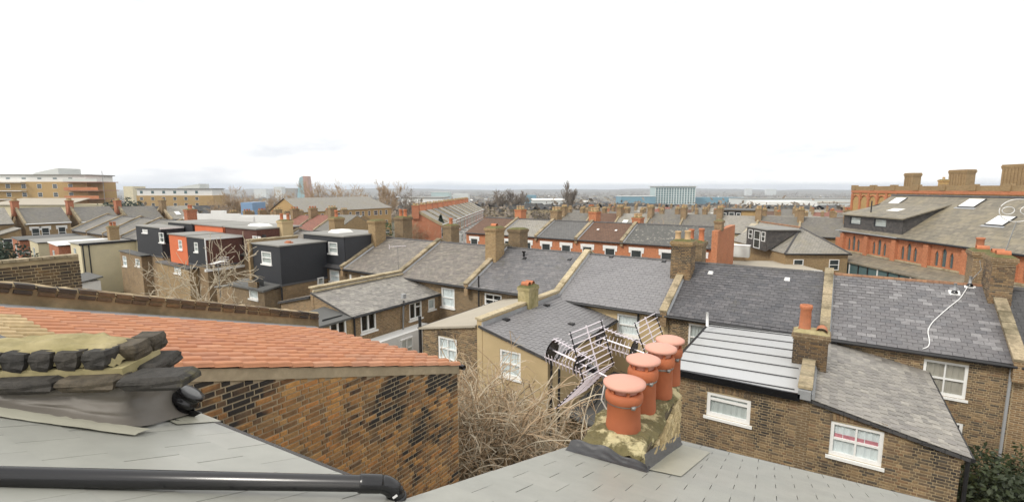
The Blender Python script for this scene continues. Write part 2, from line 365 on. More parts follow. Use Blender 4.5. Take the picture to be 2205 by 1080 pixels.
def wall(parent, name, m, o, ud, nd, u0, u1, z0, top, ops=(), peaks=(), reveal=.13):
    """a wall sheet in the vertical plane through o along ud, facing nd, with real openings; top(u) = height"""
    o, ud, nd = V(o), V(ud), V(nd); Z = V((0, 0, 1)); b = MB(); tp = top if callable(top) else (lambda u: top)
    def pt(u, z, d=0): return o + ud * u + Z * z - nd * d
    bs = breaks(u0, u1, ops, peaks)
    for a, c in zip(bs, bs[1:]):
        md = (a + c) / 2; cur = z0
        for (ua, ub, za, zb) in sorted([q for q in ops if q[0] <= md <= q[1]], key=lambda q: q[2]):
            b.poly(pt(a, cur), pt(c, cur), pt(c, za), pt(a, za)); cur = zb
        b.poly(pt(a, cur), pt(c, cur), pt(c, tp(c)), pt(a, tp(a)))
    for (ua, ub, za, zb) in ops:
        d = reveal
        for q in (((ua,za),(ub,za)), ((ub,za),(ub,zb)), ((ub,zb),(ua,zb)), ((ua,zb),(ua,za))):
            b.poly(pt(*q[0]), pt(*q[0], d), pt(*q[1], d), pt(*q[1]))
    if ud.cross(Z).dot(nd) < 0: b.f = [tuple(reversed(f)) for f in b.f]
    return b.build(name, m, parent)
def bricks(parent, m, o, ud, nd, u0, u1, z0, top, ops=(), limit=300, bl=.215, bh=.065, proud=.012, arches=(), jit=.0, skip=0):
    o, ud, nd = V(o), V(ud), V(nd); Z = V((0, 0, 1)); tp = top if callable(top) else (lambda u: top)
    ms = []; row = 0; zt = max(tp(u0), tp(u1), tp((u0+u1)/2)); z = z0
    while z + bh < zt:
        u = u0 - (row % 2) * .1625 * bl / .215; k = row
        while u < u1:
            L = bl if k % 2 else bl * .477; k += 1
            a, c = max(u, u0), min(u + L, u1); u += L + .016
            segs = [(a, c)]
            for q in ops:
                if q[3] > z + .005 and q[2] < z + bh - .005:
                    segs = [s for (x, y) in segs for s in ((x, min(y, q[0])), (max(x, q[1]), y)) if s[1] - s[0] > .03]
            for x, y in segs:
                if y - x < .03 or z + bh > min(tp(x), tp(y)): continue
                if skip and R.random() < skip: continue
                pr = proud + R.uniform(-.004, .004); dep = .03
                ctr = o + ud * ((x+y)/2) + Z * (z + bh/2) + nd * (pr - dep/2)
                jz = Z + ud * R.uniform(-jit, jit)
                ms.append(frame(ctr, ud * (y - x), -nd * dep, jz * (bh * R.uniform(.94, 1.02))))
        z += bh + .0155; row += 1
    for (ua, ub, zb) in arches:                       # soldier course over an opening
        k = int((ub - ua + .1) / .077)
        for i in range(k):
            x = ua - .05 + (i + .5) * (ub - ua + .1) / k; t = (i + .5) / k - .5
            ax = (Z + ud * t * .3).normalized(); h = .05 * (1 - 4 * t * t)
            ms.append(frame(o + ud * x + Z * (zb + .115 + h) + nd * (proud - .005), ud * .064, -nd * .03, ax * .21))
    if ud.cross(Z).dot(nd) < 0: ms = [Mx @ Matrix.Diagonal((-1, 1, 1, 1)) for Mx in ms]
    place(parent, 'brick', BRICK, m, ms, limit)
def window(parent, o, ud, nd, u0, u1, z0, z1, style='sash', fm='white_paint', inside='curtain', fw=.085, sill=True, depth=.07, arch=0):
    o, ud, nd = V(o), V(ud), V(nd); Z = V((0, 0, 1)); b = MB()
    def bar(a, c, e, g, d0, d1, bb): bb.obox(o + ud * a + Z * e - nd * d1, ud, nd, Z, c - a, d1 - d0, g - e) if ud.cross(nd).z > 0 else bb.obox(o + ud * a + Z * e - nd * d0, ud, -nd, Z, c - a, d1 - d0, g - e)
    d0, d1 = depth - .05, depth + .03
    for q in ((u0, u0+fw, z0, z1), (u1-fw, u1, z0, z1), (u0+fw, u1-fw, z0, z0+fw*1.2), (u0+fw, u1-fw, z1-fw, z1)): bar(*q, d0, d1, b)
    um, zm = (u0+u1)/2, (z0+z1)/2; cells = []
    a, c, e, g = u0+fw, u1-fw, z0+fw*1.2, z1-fw; t = .022
    if style in ('sash', 'sash4'):
        bar(a, c, zm-.028, zm+.028, d0+.008, d1, b)
        if style == 'sash4':
            bar(um-t, um+t, e, zm-.028, d0+.012, d1-.004, b); bar(um-t, um+t, zm+.028, g, d0+.012, d1-.004, b)
            cells = [(a,um-t,e,zm-.028), (um+t,c,e,zm-.028), (a,um-t,zm+.028,g), (um+t,c,zm+.028,g)]
        else: cells = [(a,c,e,zm-.028), (a,c,zm+.028,g)]
    elif style == 'casement':
        bar(um-.045, um+.045, e, g, d0+.006, d1, b); cells = [(a,um-.045,e,g), (um+.045,c,e,g)]
    elif style == 'casement3':
        zt = z0 + (z1 - z0) * .68; bar(um-.04, um+.04, e, g, d0+.006, d1, b); bar(um+.04, c, zt-.03, zt+.03, d0+.01, d1, b)
        cells = [(a,um-.04,e,g), (um+.04,c,e,zt-.03), (um+.04,c,zt+.03,g)]
    elif style == 'toplight':
        zt = z0 + (z1 - z0) * .72; bar(a, c, zt-.035, zt+.035, d0+.006, d1, b); cells = [(a,c,e,zt-.035), (a,c,zt+.035,g)]
    else: cells = [(a,c,e,g)]
    wdo = b.build('window', fm, parent)
    for (x, y, p, q) in cells:
        g_ = MB(); g_.poly(*[o + ud*s + Z*r - nd*(depth) for s, r in ((x,p),(y,p),(y,q),(x,q))]); g_.build('pane', 'glass', wdo)
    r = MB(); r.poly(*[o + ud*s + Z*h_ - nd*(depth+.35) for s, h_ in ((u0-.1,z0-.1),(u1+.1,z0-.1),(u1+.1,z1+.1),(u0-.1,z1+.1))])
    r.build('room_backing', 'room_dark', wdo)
    if inside:
        cu = MB(); n = 24; zz0 = z0 + .02
        lo = z0
        for i in range(n):
            for_ = [(u0 + (u1-u0)*(i+k)/n, .018*math.sin((i+k)*1.9) + .008*math.sin((i+k)*.7)) for k in (0, 1)]
            cu.poly(*[o + ud*u_ + Z*h_ - nd*(depth+.035+d_) for (u_, d_), h_ in ((for_[0], lo), (for_[1], lo), (for_[1], z1-.03), (for_[0], z1-.03))])
        cu.build('curtain', inside, wdo)
    if sill:
        s_ = MB(); bar(u0-.07, u1+.07, z0-.085, z0-.004, -.075, depth, s_); s_.build('sill', fm, wdo)
    return wdo
def slates(parent, m, o, ud, vd, u0, u1, v0, v1, w_=.3, g=.2, limit=300, left=None, right=None, name='slate', th=.014, lift=.004, tilt=.022, jit=.006, joint=.012):
    """courses of overlapping slates on the sloping plane through o (ud along the eaves, vd up the slope)"""
    o, ud, vd = V(o), V(ud), V(vd); n = ud.cross(vd).normalized(); flip = n.z < 0
    if flip: n = -n
    ms = []; k = 0; v = v0
    while v < v1 - .02:
        L = min(g * 1.25, v1 - v); a0 = max(u0, left(v + g/2) if left else u0); a1 = min(u1, right(v + g/2) if right else u1)
        u = u0 - (k % 2) * w_ / 2
        while u < a1:
            x, y = max(u, a0), min(u + w_ - joint, a1); u += w_
            if y - x < .03: continue
            dz = lift + tilt + R.uniform(0, jit); up_ = (vd * L - n * (tilt - .002)); 
            c0 = o + ud * x + vd * (v + R.uniform(-jit, jit)) + n * dz
            ms.append(frame(c0, ud * (y - x), up_, n * th) if not flip else frame(c0 + ud * (y - x), -ud * (y - x), up_, n * th))
        v += g; k += 1
    place(parent, name, SLAB, m, ms, limit)
def coping(parent, m, p0, p1, w_=.3, h=.09, n=8, side=V((1, 0, 0)), name='coping_stone'):
    p0, p1 = V(p0), V(p1); d = (p1 - p0) / n; nn = side.cross(d).normalized()
    if nn.z < 0: nn = -nn
    ms = [frame(p0 + d * (i + .01) - side * w_/2 + nn * R.uniform(-.006, .006), side * w_, d * .98, nn * h * R.uniform(.92, 1.08)) for i in range(n)]
    ms = [m_ if m_.to_3x3().determinant() > 0 else frame(m_.translation + m_.col[0].to_3d(), -m_.col[0].to_3d(), m_.col[1].to_3d(), m_.col[2].to_3d()) for m_ in ms]
    place(parent, name, SLAB, m, ms, 300)
RIDGE = MB().tube([(0, 0, 0), (1, 0, 0)], .5, 8)
def ridge(parent, m, p0, p1, r=.11, n=14):
    p0, p1 = V(p0), V(p1); d = (p1 - p0) / n; s = V((-d.y, d.x, 0)).normalized() * r * 2
    place(parent, 'ridge_tile', RIDGE, m, [frame(p0 + d * i + V((0, 0, R.uniform(-.008, .008))), d * .975, s, V((0, 0, r * 2))) for i in range(n)], 300)
def gutter(parent, p0, p1, r=.06, m='black_iron', down=None, ground=None, name='gutter'):
    b = MB(); b.tube([p0, p1], r, 8); g = b.build(name, m, parent)
    if down is not None:
        q = V(p0).lerp(V(p1), down[0]); e = V(down[1]); z1 = down[2]
        MB().tube([q, q + e * .4 - V((0, 0, .22)), q + e - V((0, 0, .35)), V((q.x + e.x, q.y + e.y, z1))], .042, 8).build('downpipe', m, parent)
    return g
def pot(b, c, h=.55, r=.14, n=14):
    b.lathe(c, [(r*1.05, 0), (r*1.12, .05), (r, .08), (r*.93, h*.8), (r*1.05, h*.84), (r*1.12, h*.92), (r*1.05, h), (r*.75, h), (r*.7, h*.6)], n)
def chimney(parent, x, y, z0, z1, lx, ly, m='brick_stock', pots=(), pm='clay_pot_old', ph=.5, cap='moss_lump', steps=2, half=False, name='chimney', brickm=None):
    b = MB(); zt = z1 - .075 * (steps + 1)
    b.box(x-lx/2, x+lx/2, y-ly/2, y+ly/2, z0, zt)
    for i in range(steps + 1):
        e = .035 * (i + 1 if i < steps else steps - .4); b.box(x-lx/2-e, x+lx/2+e, y-ly/2-e, y+ly/2+e, zt + .075*i + .001*i, zt + .075*(i+1))
    c = b.build(name, m, parent)
    f = MB(); e = .03; h = .1
    f.hexa(((x-lx/2-e,y-ly/2-e,z1+.002),(x+lx/2+e,y-ly/2-e,z1+.002),(x+lx/2+e,y+ly/2+e,z1+.002),(x-lx/2-e,y+ly/2+e,z1+.002)), ((x-lx/3,y-ly/3,z1+h),(x+lx/3,y-ly/3,z1+h),(x+lx/3,y+ly/3,z1+h),(x-lx/3,y+ly/3,z1+h)))
    f.build('flaunching', cap, c)
    for dx, dy, k in pots:
        q = MB()
        if k == 'half':                               # half-round clay hood over the flue
            q.tube([(x+dx-.2, y+dy, z1+.12), (x+dx+.2, y+dy, z1+.12)], .13, 10, cap=False)
        else: pot(q, (x+dx, y+dy, z1+.03), ph * (k or 1), .14)
        q.build('pot', pm, c, smooth=True)
    if brickm:
        for o, ud, nd, L in (((x-lx/2, y-ly/2, 0), (1,0,0), (0,-1,0), lx), ((x+lx/2, y-ly/2, 0), (0,1,0), (1,0,0), ly), ((x-lx/2, y-ly/2, 0), (0,1,0), (-1,0,0), ly)):
            bricks(c, brickm, o, ud, nd, 0, L, z0, zt, limit=100)
    return c
def skylight(parent, c, u, v, n, w_, h, m='white_plastic'):
    b = MB(); c, u, v, n = V(c), V(u), V(v), V(n); b.obox(c - u*w_/2 - v*h/2, u, v, n, w_, h, .09); s = b.build('skylight', 'charcoal_dark', parent)
    MB().obox(c - u*(w_/2-.05) - v*(h/2-.05) + n*.088, u, v, n, w_-.1, h-.1, .012).build('pane', m, s)
def vent_tile(parent, c, m='black_plastic'):
    x, y, z = c; b = MB(); b.hexa(((x-.12,y-.12,z-.03),(x+.12,y-.12,z-.03),(x+.12,y+.12,z+.06),(x-.12,y+.12,z+.06)), ((x-.09,y-.1,z+.06),(x+.09,y-.1,z+.06),(x+.09,y+.08,z+.1),(x-.09,y+.08,z+.1))); b.build('roof_vent', m, parent)
def aerial(loc, az, label, s=1.0, mast=1.0, tilt=0, group=None, m='aluminium'):
    """small house-top TV aerial on a pole"""
    t = thing('tv_aerial', label, 'aerial', loc, az, group, local=True)
    MB().tube([(0,0,0), (0,0,mast)], .018*s, 6).build('mast', 'galvanised', t)
    b = MB(); b.tube([(-.55*s,0,mast), (.55*s,0,mast)], .014*s, 6); b.build('boom', m, t)
    for i in range(9):
        MB().tube([(-.5*s+i*.12*s, -.17*s+.006*i, mast+.012), (-.5*s+i*.12*s, .17*s-.006*i, mast+.012)], .008*s, 5).build('element', m, t)
    [MB().tube([(-.55*s, -.2*s, mast+k*.07*s), (-.55*s, .2*s, mast+k*.07*s)], .007*s, 4).build('reflector_rod', m, t) for k in (-2, -1, 1, 2)]; MB().tube([(-.55*s, 0, mast-.15*s), (-.55*s, 0, mast+.15*s)], .008*s, 4).build('reflector_spine', m, t)
    return t
X_, Y_, Z_ = V((1,0,0)), V((0,1,0)), V((0,0,1))
# ------------------------------------------------------------------ the ground
b = MB(); rad = [0, 3, 6, 9, 12, 16, 20, 26, 34, 44, 56, 70, 90, 115, 150, 200, 270, 360, 480, 650, 900, 1300, 2000, 3200, 5200, 9000]; NA = 72
for r_ in rad:
    for k in range(NA): a = 2*math.pi*k/NA; x, y = r_*math.cos(a), r_*math.sin(a); b.v.append((x, y, gz(x, y) - .02))
for i in range(len(rad) - 1):
    for k in range(NA): b.f.append((i*NA+k, (i+1)*NA+k, (i+1)*NA+(k+1) % NA, i*NA+(k+1) % NA))
g = b.build('ground', 'soil', uv=False, smooth=True); kind(g, 'structure'); g.data.materials.append(M_['far_land'])
for p_ in g.data.polygons:
    if p_.center.xy.length > 240: p_.material_index = 1
b = MB()
for i in range(17):
    x0, x1 = -86 + i*8, -78 + i*8; b.poly((x0, 32.8, .02), (x1, 32.8, .02), (x1, 42.4, .02), (x0, 42.4, .02))
kind(b.build('road', 'asphalt'), 'structure')
for nm, y0, y1 in (('pavement_near', 31.0, 32.8), ('pavement_far', 42.4, 44.2)): kind(MB().box(-86, 50, y0, y1, -.03, .13).build(nm, 'paving'), 'structure')
# ------------------------------------------------------------------ our own house: one slope, 20 degrees, falling to the gardens
OWN = thing('terraced_house', 'house with smooth pale grey slate roof carrying the four-pot chimney', 'house', (0, 0, 2.8), math.radians(4.6), local=True)
PT = math.tan(math.radians(20)); K = 1.1; HB = ZC - 2.8
def oz(s): return HB - .839 * K - s * PT
SE, SM, AV = 5.75, 1.63, -1.50                         # eaves of the long wing, eaves of the main slope, verge
vdir = V((0, -math.cos(math.radians(20)), math.sin(math.radians(20))))
b = MB()
for (a0, a1, s0, s1) in ((-9.0, AV, -2.5, SM), (AV, 6.5, -2.5, SE)):
    b.hexa(((a0,s0,oz(s0)-.09),(a1,s0,oz(s0)-.09),(a1,s1,oz(s1)-.09),(a0,s1,oz(s1)-.09)), ((a0,s0,oz(s0)-.004),(a1,s0,oz(s0)-.004),(a1,s1,oz(s1)-.004),(a0,s1,oz(s1)-.004)))
roof = b.build('roof', 'slate_own', OWN)
cs = 1 / math.cos(math.radians(20))
slates(roof, 'slate_own', (AV, SE, oz(SE)), X_, vdir, -.03, 4.6, -.04, (SE + .6) * cs, .3, .25, 300, th=.006, tilt=.007, jit=.002, lift=0, joint=.005)
slates(roof, 'slate_own', (-5.6, SM, oz(SM)), X_, vdir, 0, 4.1 - .04, -.04, (SM + .6) * cs, .3, .25, 300, th=.006, tilt=.007, jit=.002, lift=0, joint=.005)
b = MB(); b.box(-9, AV-.02, -2.4, SM-.12, 0, oz(SM)-.12); b.box(AV+.12, 6.4, -2.4, SE-.15, 0, oz(SE)-.14); b.build('wall', 'brick_stock', OWN)
b = MB(); b.tube([(AV+.1, SE+.05, oz(SE)-.06), (6.4, SE+.05, oz(SE)-.06)], .055, 8); b.build('gutter', 'black_plastic', OWN)
b = MB(); b.tube([(-8, SM+.06, oz(SM)-.07), (AV-.1, SM+.06, oz(SM)-.07)], .055, 8); b.build('gutter', 'black_plastic', OWN)
# the four-pot chimney at the corner of the wing
A0, A1, S0, S1 = -1.42, -.86, 3.80, 5.42; ZT = HB - 2.0 * K
ch = MB().box(A0, A1, S0, S1, oz(S1) - .3, ZT - .02).build('chimney', 'joint_dark', OWN)
bricks(ch, 'stock_brick_yellow', (A1, S0, 0), Y_, X_, 0, S1 - S0, oz(S1) - .05, ZT - .03, limit=150, proud=.034, jit=.05, bh=.052)
bricks(ch, 'stock_brick_yellow', (A0, S0, 0), Y_, -X_, 0, S1 - S0, oz(S1) - .05, ZT - .06, limit=60, proud=.02, jit=.05)
bricks(ch, 'stock_brick_yellow', (A0, S0, 0), X_, -Y_, 0, A1 - A0, oz(S0), ZT - .05, limit=20, proud=.02)
b = MB(); NX, NY = 14, 34
for j in range(NY + 1):
    for i in range(NX + 1):
        u, v = i/NX, j/NY; x = A0 - .012 + (A1 - A0 + .03) * u; y = S0 - .03 + (S1 - S0 + .06) * v
        e = min(u, 1-u) * 2; e2 = min(1, min(v, 1-v) * 6); rag = .02 * math.sin(13*v + 3*u) + .014 * math.sin(31*v)
        edge = (i in (0, NX)) or (j in (0, NY))
        z = ZT + .06 * math.sqrt(max(0, e)) * min(1, e2 + .3) + R.uniform(-.012, .012) - (.01 + R.uniform(0, .05) if edge else 0)
        x += (rag if i in (0, NX) else 0)
        b.v.append((x, y, z))
for j in range(NY):
    for i in range(NX): q = j*(NX+1)+i; b.f.append((q, q+1, q+NX+2, q+NX+1))
b.build('flaunching', 'flaunching', ch)
b = MB(); h = .022
b.poly((A1+.04,S0-.06,oz(S0-.06)+h), (A1+.30,S0+.02,oz(S0+.02)+h), (A1+.36,S1-.02,oz(S1-.02)+h), (A1+.04,S1+.02,oz(S1+.02)+h)); b.build('soaker', 'flashing_clear', ch)
for i, (a, s) in enumerate(((-1.02, 3.76), (-.97, 4.17), (-.90, 4.56), (-.885, 4.92))):
    a, s = a * K - .005, s * K; q = MB(); hh = (.36, .44, .44, .42)[i]; r_ = (.152, .132, .13, .125)[i]
    q.lathe((a, s, ZT + .03), [(r_*1.02, 0), (r_*1.03, .05), (r_*.99, .1), (r_*.97, hh*.72), (r_*1.1, hh*.78), (r_*1.12, hh*.86), (r_*1.1, hh*.94), (r_*.98, hh), (r_*.8, hh), (r_*.75, hh*.6)], 32)
    q.build('pot', 'terracotta_pot', ch, smooth=True)
    q = MB(); zc = ZT + .05 + hh * .66; q.lathe((a, s, zc), [(r_*1.0, 0), (r_*1.035, .004), (r_*1.035, .024), (r_*1.0, .028)], 32)
    q.box(a + r_*.7, a + r_*.7 + .03, s - r_*.95, s - r_*.6, zc, zc + .026); q.build('band', 'galvanised', ch, smooth=True)
    q = MB(); zc = ZT + .05 + hh; r2 = r_ * 1.25
    q.lathe((a, s, zc), [(r_*.8, -.05), (r_*.8, .02), (r2*.97, .035), (r2, .05), (r2*.985, .064), (r2*.8, .078), (r2*.5, .089), (r2*.2, .095), (.001, .096)], 36)
    q.build('cowl', 'terracotta_cowl', ch, smooth=True)
    q = MB()
    for k in range(6): an = k * math.pi / 3; q.box(a + r_*.9*math.cos(an) - .012, a + r_*.9*math.cos(an) + .012, s + r_*.9*math.sin(an) - .012, s + r_*.9*math.sin(an) + .012, zc - .02, zc + .05)
    q.build('cowl_bracket', 'terracotta_pot', ch)
def crumple(name, m, pts, nu, nv, amp, seed, parent):     # a dressed sheet of lead: pts(u,v) plus folds
    q = random.Random(seed); b = MB(); ph = [q.uniform(0, 6) for _ in range(8)]
    for j in range(nv + 1):
        for i in range(nu + 1):
            u, v = i/nu, j/nv; p, nn = pts(u, v)
            h = amp * (.6*math.sin(9*u + 5*v + ph[0]) * math.sin(7*v + ph[1]) + .5*math.sin(23*u - 11*v + ph[2]) + .35*math.sin(41*u + 17*v + ph[3]) + .5*math.sin(15*v + 2.5*math.sin(5*u) + ph[4])) * (v*(1.15-v)*3)
            b.v.append(tuple(p + nn * (h + .004*q.random())))
    for j in range(nv):
        for i in range(nu): k = j*(nu+1)+i; b.f.append((k, k+1, k+nu+2, k+nu+1))
    return b.build(name, m, parent, smooth=True)
def fl1(u, v):
    x = A0 - .07 + u*(A1 - A0 + .14); y = S0 - .035 - .13*v**1.3; zt_ = oz(S0) + .10 + .03*math.sin(5*u) + .012*math.sin(17*u); zb_ = oz(y) + .016
    return V((x, y, zt_ + (zb_ - zt_)*v)), V((0, -.7, .7))
crumple('flashing', 'lead_dark', fl1, 40, 10, .008, 3, ch)
def fl2(u, v):
    y = S0 - .10 + u*(S1 - S0 + .14); zt_ = oz(y) + .15 + .012*math.sin(9*u); x = A1 + .03 + .03*v**2; zb_ = oz(y) + .014
    return V((x, y, zt_ + (zb_ - zt_)*v)), X_
crumple('flashing', 'lead', fl2, 50, 8, .006, 7, ch)
# the cut-down stack at the left with its lead apron
def oloc(p): d = p - V((0, 0, 2.8)); a = math.radians(-4.6); return V((d.x*math.cos(a)-d.y*math.sin(a), d.x*math.sin(a)+d.y*math.cos(a), d.z))
d0 = V((-.839*K, 0, 0))
def on_roof(px, py):
    d = ray(px, py); e2 = V((-math.sin(math.radians(4.6)), math.cos(math.radians(4.6)), 0)); t = -.839*K / (d.z + PT * d.dot(e2)); return oloc(CAM + d * t)
cb = on_roof(276, 915); ca = on_roof(-220, 938)
fr = (cb - ca); fr.z = 0; fr = fr.normalized(); bk = V((-fr.y, fr.x, 0))

fa = math.radians(33); fr = V((math.cos(fa), math.sin(fa), 0)); bk = V((-fr.y, fr.x, 0))
tz = oloc(P(265, 756, t=(V((0,0,0)) + Matrix.Rotation(math.radians(4.6), 4, 'Z') @ cb + V((0,0,2.8)) - CAM).dot(FW) - .05)).z
LW = 2.4; dep = .34; o3 = cb - fr * LW; o3.z = 0
st = MB().obox(o3 + Z_ * (cb.z - .6), fr, bk, Z_, LW, dep, tz - cb.z + .50).build('chimney', 'lime_mortar_mossy', OWN)
ms = []
x = 0
while x < LW + .02:
    L = R.uniform(.31, .38); ms.append(frame(o3 + fr*(x+L/2) + bk*.01 + Z_*(tz-.168), fr*(L-.015), bk*.2, Z_*.075)); x += L
y = .12
while y < dep:
    L = R.uniform(.27, .34); ms.append(frame(o3 + fr*(LW-.01) + bk*(y+L/2) + Z_*(tz-.168), bk*(L-.015), -fr*.2, Z_*.075)); y += L
x = .05
while x < LW - .08:
    L = R.uniform(.12, .155); ms.append(frame(o3 + fr*(x+L/2) + bk*.07 + Z_*(tz-.052), fr*(L-.028) + Z_*R.uniform(-.02,.02), bk*.16, Z_*.10 + fr*.025)); x += L
y = .1
while y < dep:
    L = R.uniform(.15, .2); ms.append(frame(o3 + fr*(LW-.08) + bk*(y+L/2) + Z_*(tz-.052), bk*(L-.03), -fr*.16, Z_*.10)); y += L
BLOCK = MB(); 
def _blk():
    b = MB(); q = random.Random(3)
    for k in range(5):
        zz = -.5 + k/4; rr_ = .5 if 0 < k < 4 else .43
        for (a, c) in ((-1,-1),(0,-1.06),(1,-1),(1.04,0),(1,1),(0,1),(-1,1),(-1.04,0)): b.v.append((a*rr_*q.uniform(.9,1.04), c*rr_*q.uniform(.88,1.05), zz + q.uniform(-.05,.05)))
    for k in range(4):
        for i in range(8): b.f.append((k*8+i, k*8+(i+1) % 8, k*8+8+(i+1) % 8, k*8+8+i))
    b.f += [tuple(range(7, -1, -1)), tuple(range(32, 40))]; return b
place(st, 'block', _blk(), 'blackened_block', ms, 300)
b = MB(); NX, NY = 40, 12
for j in range(NY + 1):
    for i in range(NX + 1):
        u, v = i/NX, j/NY; e = min(u, 1-u, v*.8, (1-v)*.8)
        z = tz - .02 + .035 * min(1, e*6) + R.uniform(-.02, .02) + .03*math.sin(u*9)*v - (.07 if i in (0, NX) or j in (0, NY) else 0)
        b.v.append(tuple(o3 + fr*(u*(LW-.06)) + bk*(.02 + v*(dep-.05)) + Z_*z))
for j in range(NY):
    for i in range(NX): q = j*(NX+1)+i; b.f.append((q, q+1, q+NX+2, q+NX+1))
b.build('flaunching', 'lime_mortar_mossy', st, smooth=True)
zb = lambda p: oz(p.y)
def ap(u, v):                                            # one sheet dressed round the corner
    s_ = u * (LW + dep + .12); k = min(1, max(0, (s_ - LW + .03) / .12)); nn = (-bk*(1-k) + fr*k).normalized()
    base = o3 + fr*min(s_, LW) + bk*max(0, s_ - LW - .06); p = base + nn*(.04 + .10*v**3); zt_ = tz - .2
    return V((p.x, p.y, zt_ + (zb(p) + .03 - zt_) * v)), nn
crumple('lead_apron', 'lead_apron', ap, 110, 26, .009, 4, st)
def ap3(u, v):
    p = o3 + fr*(u*(LW+.2)) - bk*(.11 + .12*v + .012*math.sin(9*u)); return V((p.x, p.y, zb(p) + .036 - .012*v)), Z_
crumple('flashing', 'flashing_clear', ap3, 60, 5, .003, 5, st)
# black vent terminal behind the stack and the soil pipe across the roof
q0 = oloc(P(398, 862, t=3.2)); vt = MB(); axd = (fr*.6 + Z_*.8 + bk*.25).normalized()
vt.lathe(q0 - axd*.07, [(.072, -.08), (.072, .05), (.088, .055), (.088, .085), (.08, .09), (.08, .115), (.09, .12), (.09, .14), (.05, .143), (.0, .143)], 22, ax=axd)
vp = vt.build('vent_pipe', 'black_plastic', OWN, smooth=True)
b = MB(); q1 = q0 - axd*.10; b.prism([q1 - fr*.10 + Z_*.09, q1 + fr*.17 + Z_*.0, q1 - fr*.02 - Z_*.10], bk*.012); b.prism([q1 - fr*.10 + Z_*.09 - bk*.16, q1 + fr*.17 - bk*.14, q1 - fr*.02 - Z_*.10 - bk*.1], bk*.01)
b.poly(q1 - fr*.10 + Z_*.09 - bk*.16, q1 - fr*.10 + Z_*.09, q1 - fr*.02 - Z_*.10, q1 - fr*.02 - Z_*.10 - bk*.1); b.build('vent_flap', 'black_plastic', OWN)
b = MB(); q2 = on_roof(402, 903); b.poly(*[V((q2.x+a_, q2.y+s_, oz(q2.y+s_)+.02)) for a_, s_ in ((-.16,-.13),(.16,-.13),(.16,.13),(-.16,.13))]); b.build('vent_base', 'flashing_clear', OWN)
pL, pR = P(-60, 1024, t=1.80), P(800, 1040, t=2.32)
pl_ = pL + (pL - pR).normalized() * 1.2
pipe = thing('soil_pipe', 'black plastic soil pipe with elbow crossing the pale slate roof', 'pipe', tuple(pR - Z_*.6))
MB().tube([pl_, pR], .0375, 28).build('pipe', 'black_plastic', pipe, smooth=True)
dd = (pR - pl_).normalized()
b = MB(); b.lathe(pR, [(.0375, -.06), (.043, -.058), (.044, -.03), (.044, .04), (.042, .045)], 28, ax=dd); b.build('coupling', 'black_plastic', pipe, smooth=True)
pe = pR + dd*.04; dn = (-Z_ + V((FW.x, FW.y, 0))*.12).normalized(); arc = []
for k in range(9):
    a = k/8*math.pi/2; arc.append(pe + dd*(.075*math.sin(a)) + dn*(.075*(1-math.cos(a))))
b = MB(); b.tube(arc, .043, 28); b.build('elbow', 'black_plastic', pipe, smooth=True)
b = MB(); b.lathe(arc[-1] - dn*.012, [(.043, 0), (.049, .002), (.049, .035), (.043, .036)], 28, ax=dn); b.build('socket', 'black_plastic', pipe, smooth=True)
b = MB(); b.tube([arc[-1] + dn*.03, arc[-1] + dn*.62], .0375, 24); b.build('downpipe', 'grey_plastic', pipe, smooth=True)
sp = arc[5] - V((FW.x, FW.y, 0)).normalized()*.0445; b = MB(); b.obox(sp + RT*.012 - Z_*.018, (RT*.8 + Z_*.6).normalized(), (Z_*.8 - RT*.6).normalized(), -V((FW.x,FW.y,0)).normalized(), .026, .011, .0012); b.build('sticker', 'white_plastic', pipe)
# the two log-periodic aerials strapped to the pots
def big_aerial(base_px, t, tip_px, tt, label, seed, sc):
    c = P(*base_px, t=t); tip = P(*tip_px, t=tt); ax = (tip - c).normalized()
    t_ = thing('tv_aerial', label, 'aerial', tuple(c - Z_*.35))
    side = ax.cross(Z_).normalized(); upv = side.cross(ax).normalized(); L = (tip - c).length
    MB().tube([c - Z_*.45 + side*.02, c - Z_*.1 + side*.01, c + ax*.02], .016, 8).build('mast', 'galvanised', t_)
    MB().tube([c - ax*.05, tip], .008, 6).build('boom', 'aluminium', t_)
    for k in range(3):                                # three rows of short directors on their rods
        an = math.radians((90, 205, 335)[k]); w0 = (upv*math.sin(an) + side*math.cos(an)); rr_ = .105*sc
        p0, p1 = c + ax*(L*.22) + w0*rr_*.75, tip + w0*rr_
        MB().tube([p0, p1], .007, 5).build('director_rod', 'aluminium', t_)
        for i in range(13):
            p = p0.lerp(p1, i/12.5); cr = ax.cross(w0).normalized(); e = .055*sc if k else .05*sc
            MB().tube([p - cr*e + w0*.006, p + cr*e + w0*.006], .005, 4).build('director', 'aluminium', t_)
    for p in (tip - ax*.01, c.lerp(tip, .45), ):
        q = MB(); q.lathe(p, [(.0, -.007), (.085*sc, -.007), (.1*sc, 0), (.085*sc, .007), (0, .007)], 18, ax=ax); q.build('spacer_disc', 'black_plastic', t_)
    for k, sg in enumerate((1, -1)):                  # the two mesh panels of the corner reflector
        e0 = c + ax*.07; dirv = (ax*.50 + upv*sg*.86).normalized(); H = .40*sc; Wd = .24*sc
        for s2 in (-1, 1): MB().tube([e0 + side*s2*Wd, e0 + side*s2*Wd + dirv*H], .0075, 5).build('reflector_rail', 'black_plastic', t_)
        MB().tube([e0, e0 + dirv*H], .008, 5).build('reflector_spine', 'aluminium', t_)
        for i in range(9):
            p = e0 + dirv*(H*(i+.3)/8.6); MB().tube([p - side*(Wd+.03), p + side*(Wd+.03)], .006, 4).build('reflector_rod', 'aluminium', t_)
    q = MB(); q.obox(c + ax*.10 - side*.03 - upv*.02, ax, side, upv, .10, .06, .05); q.build('junction_box', 'black_plastic', t_)
    return t_, c
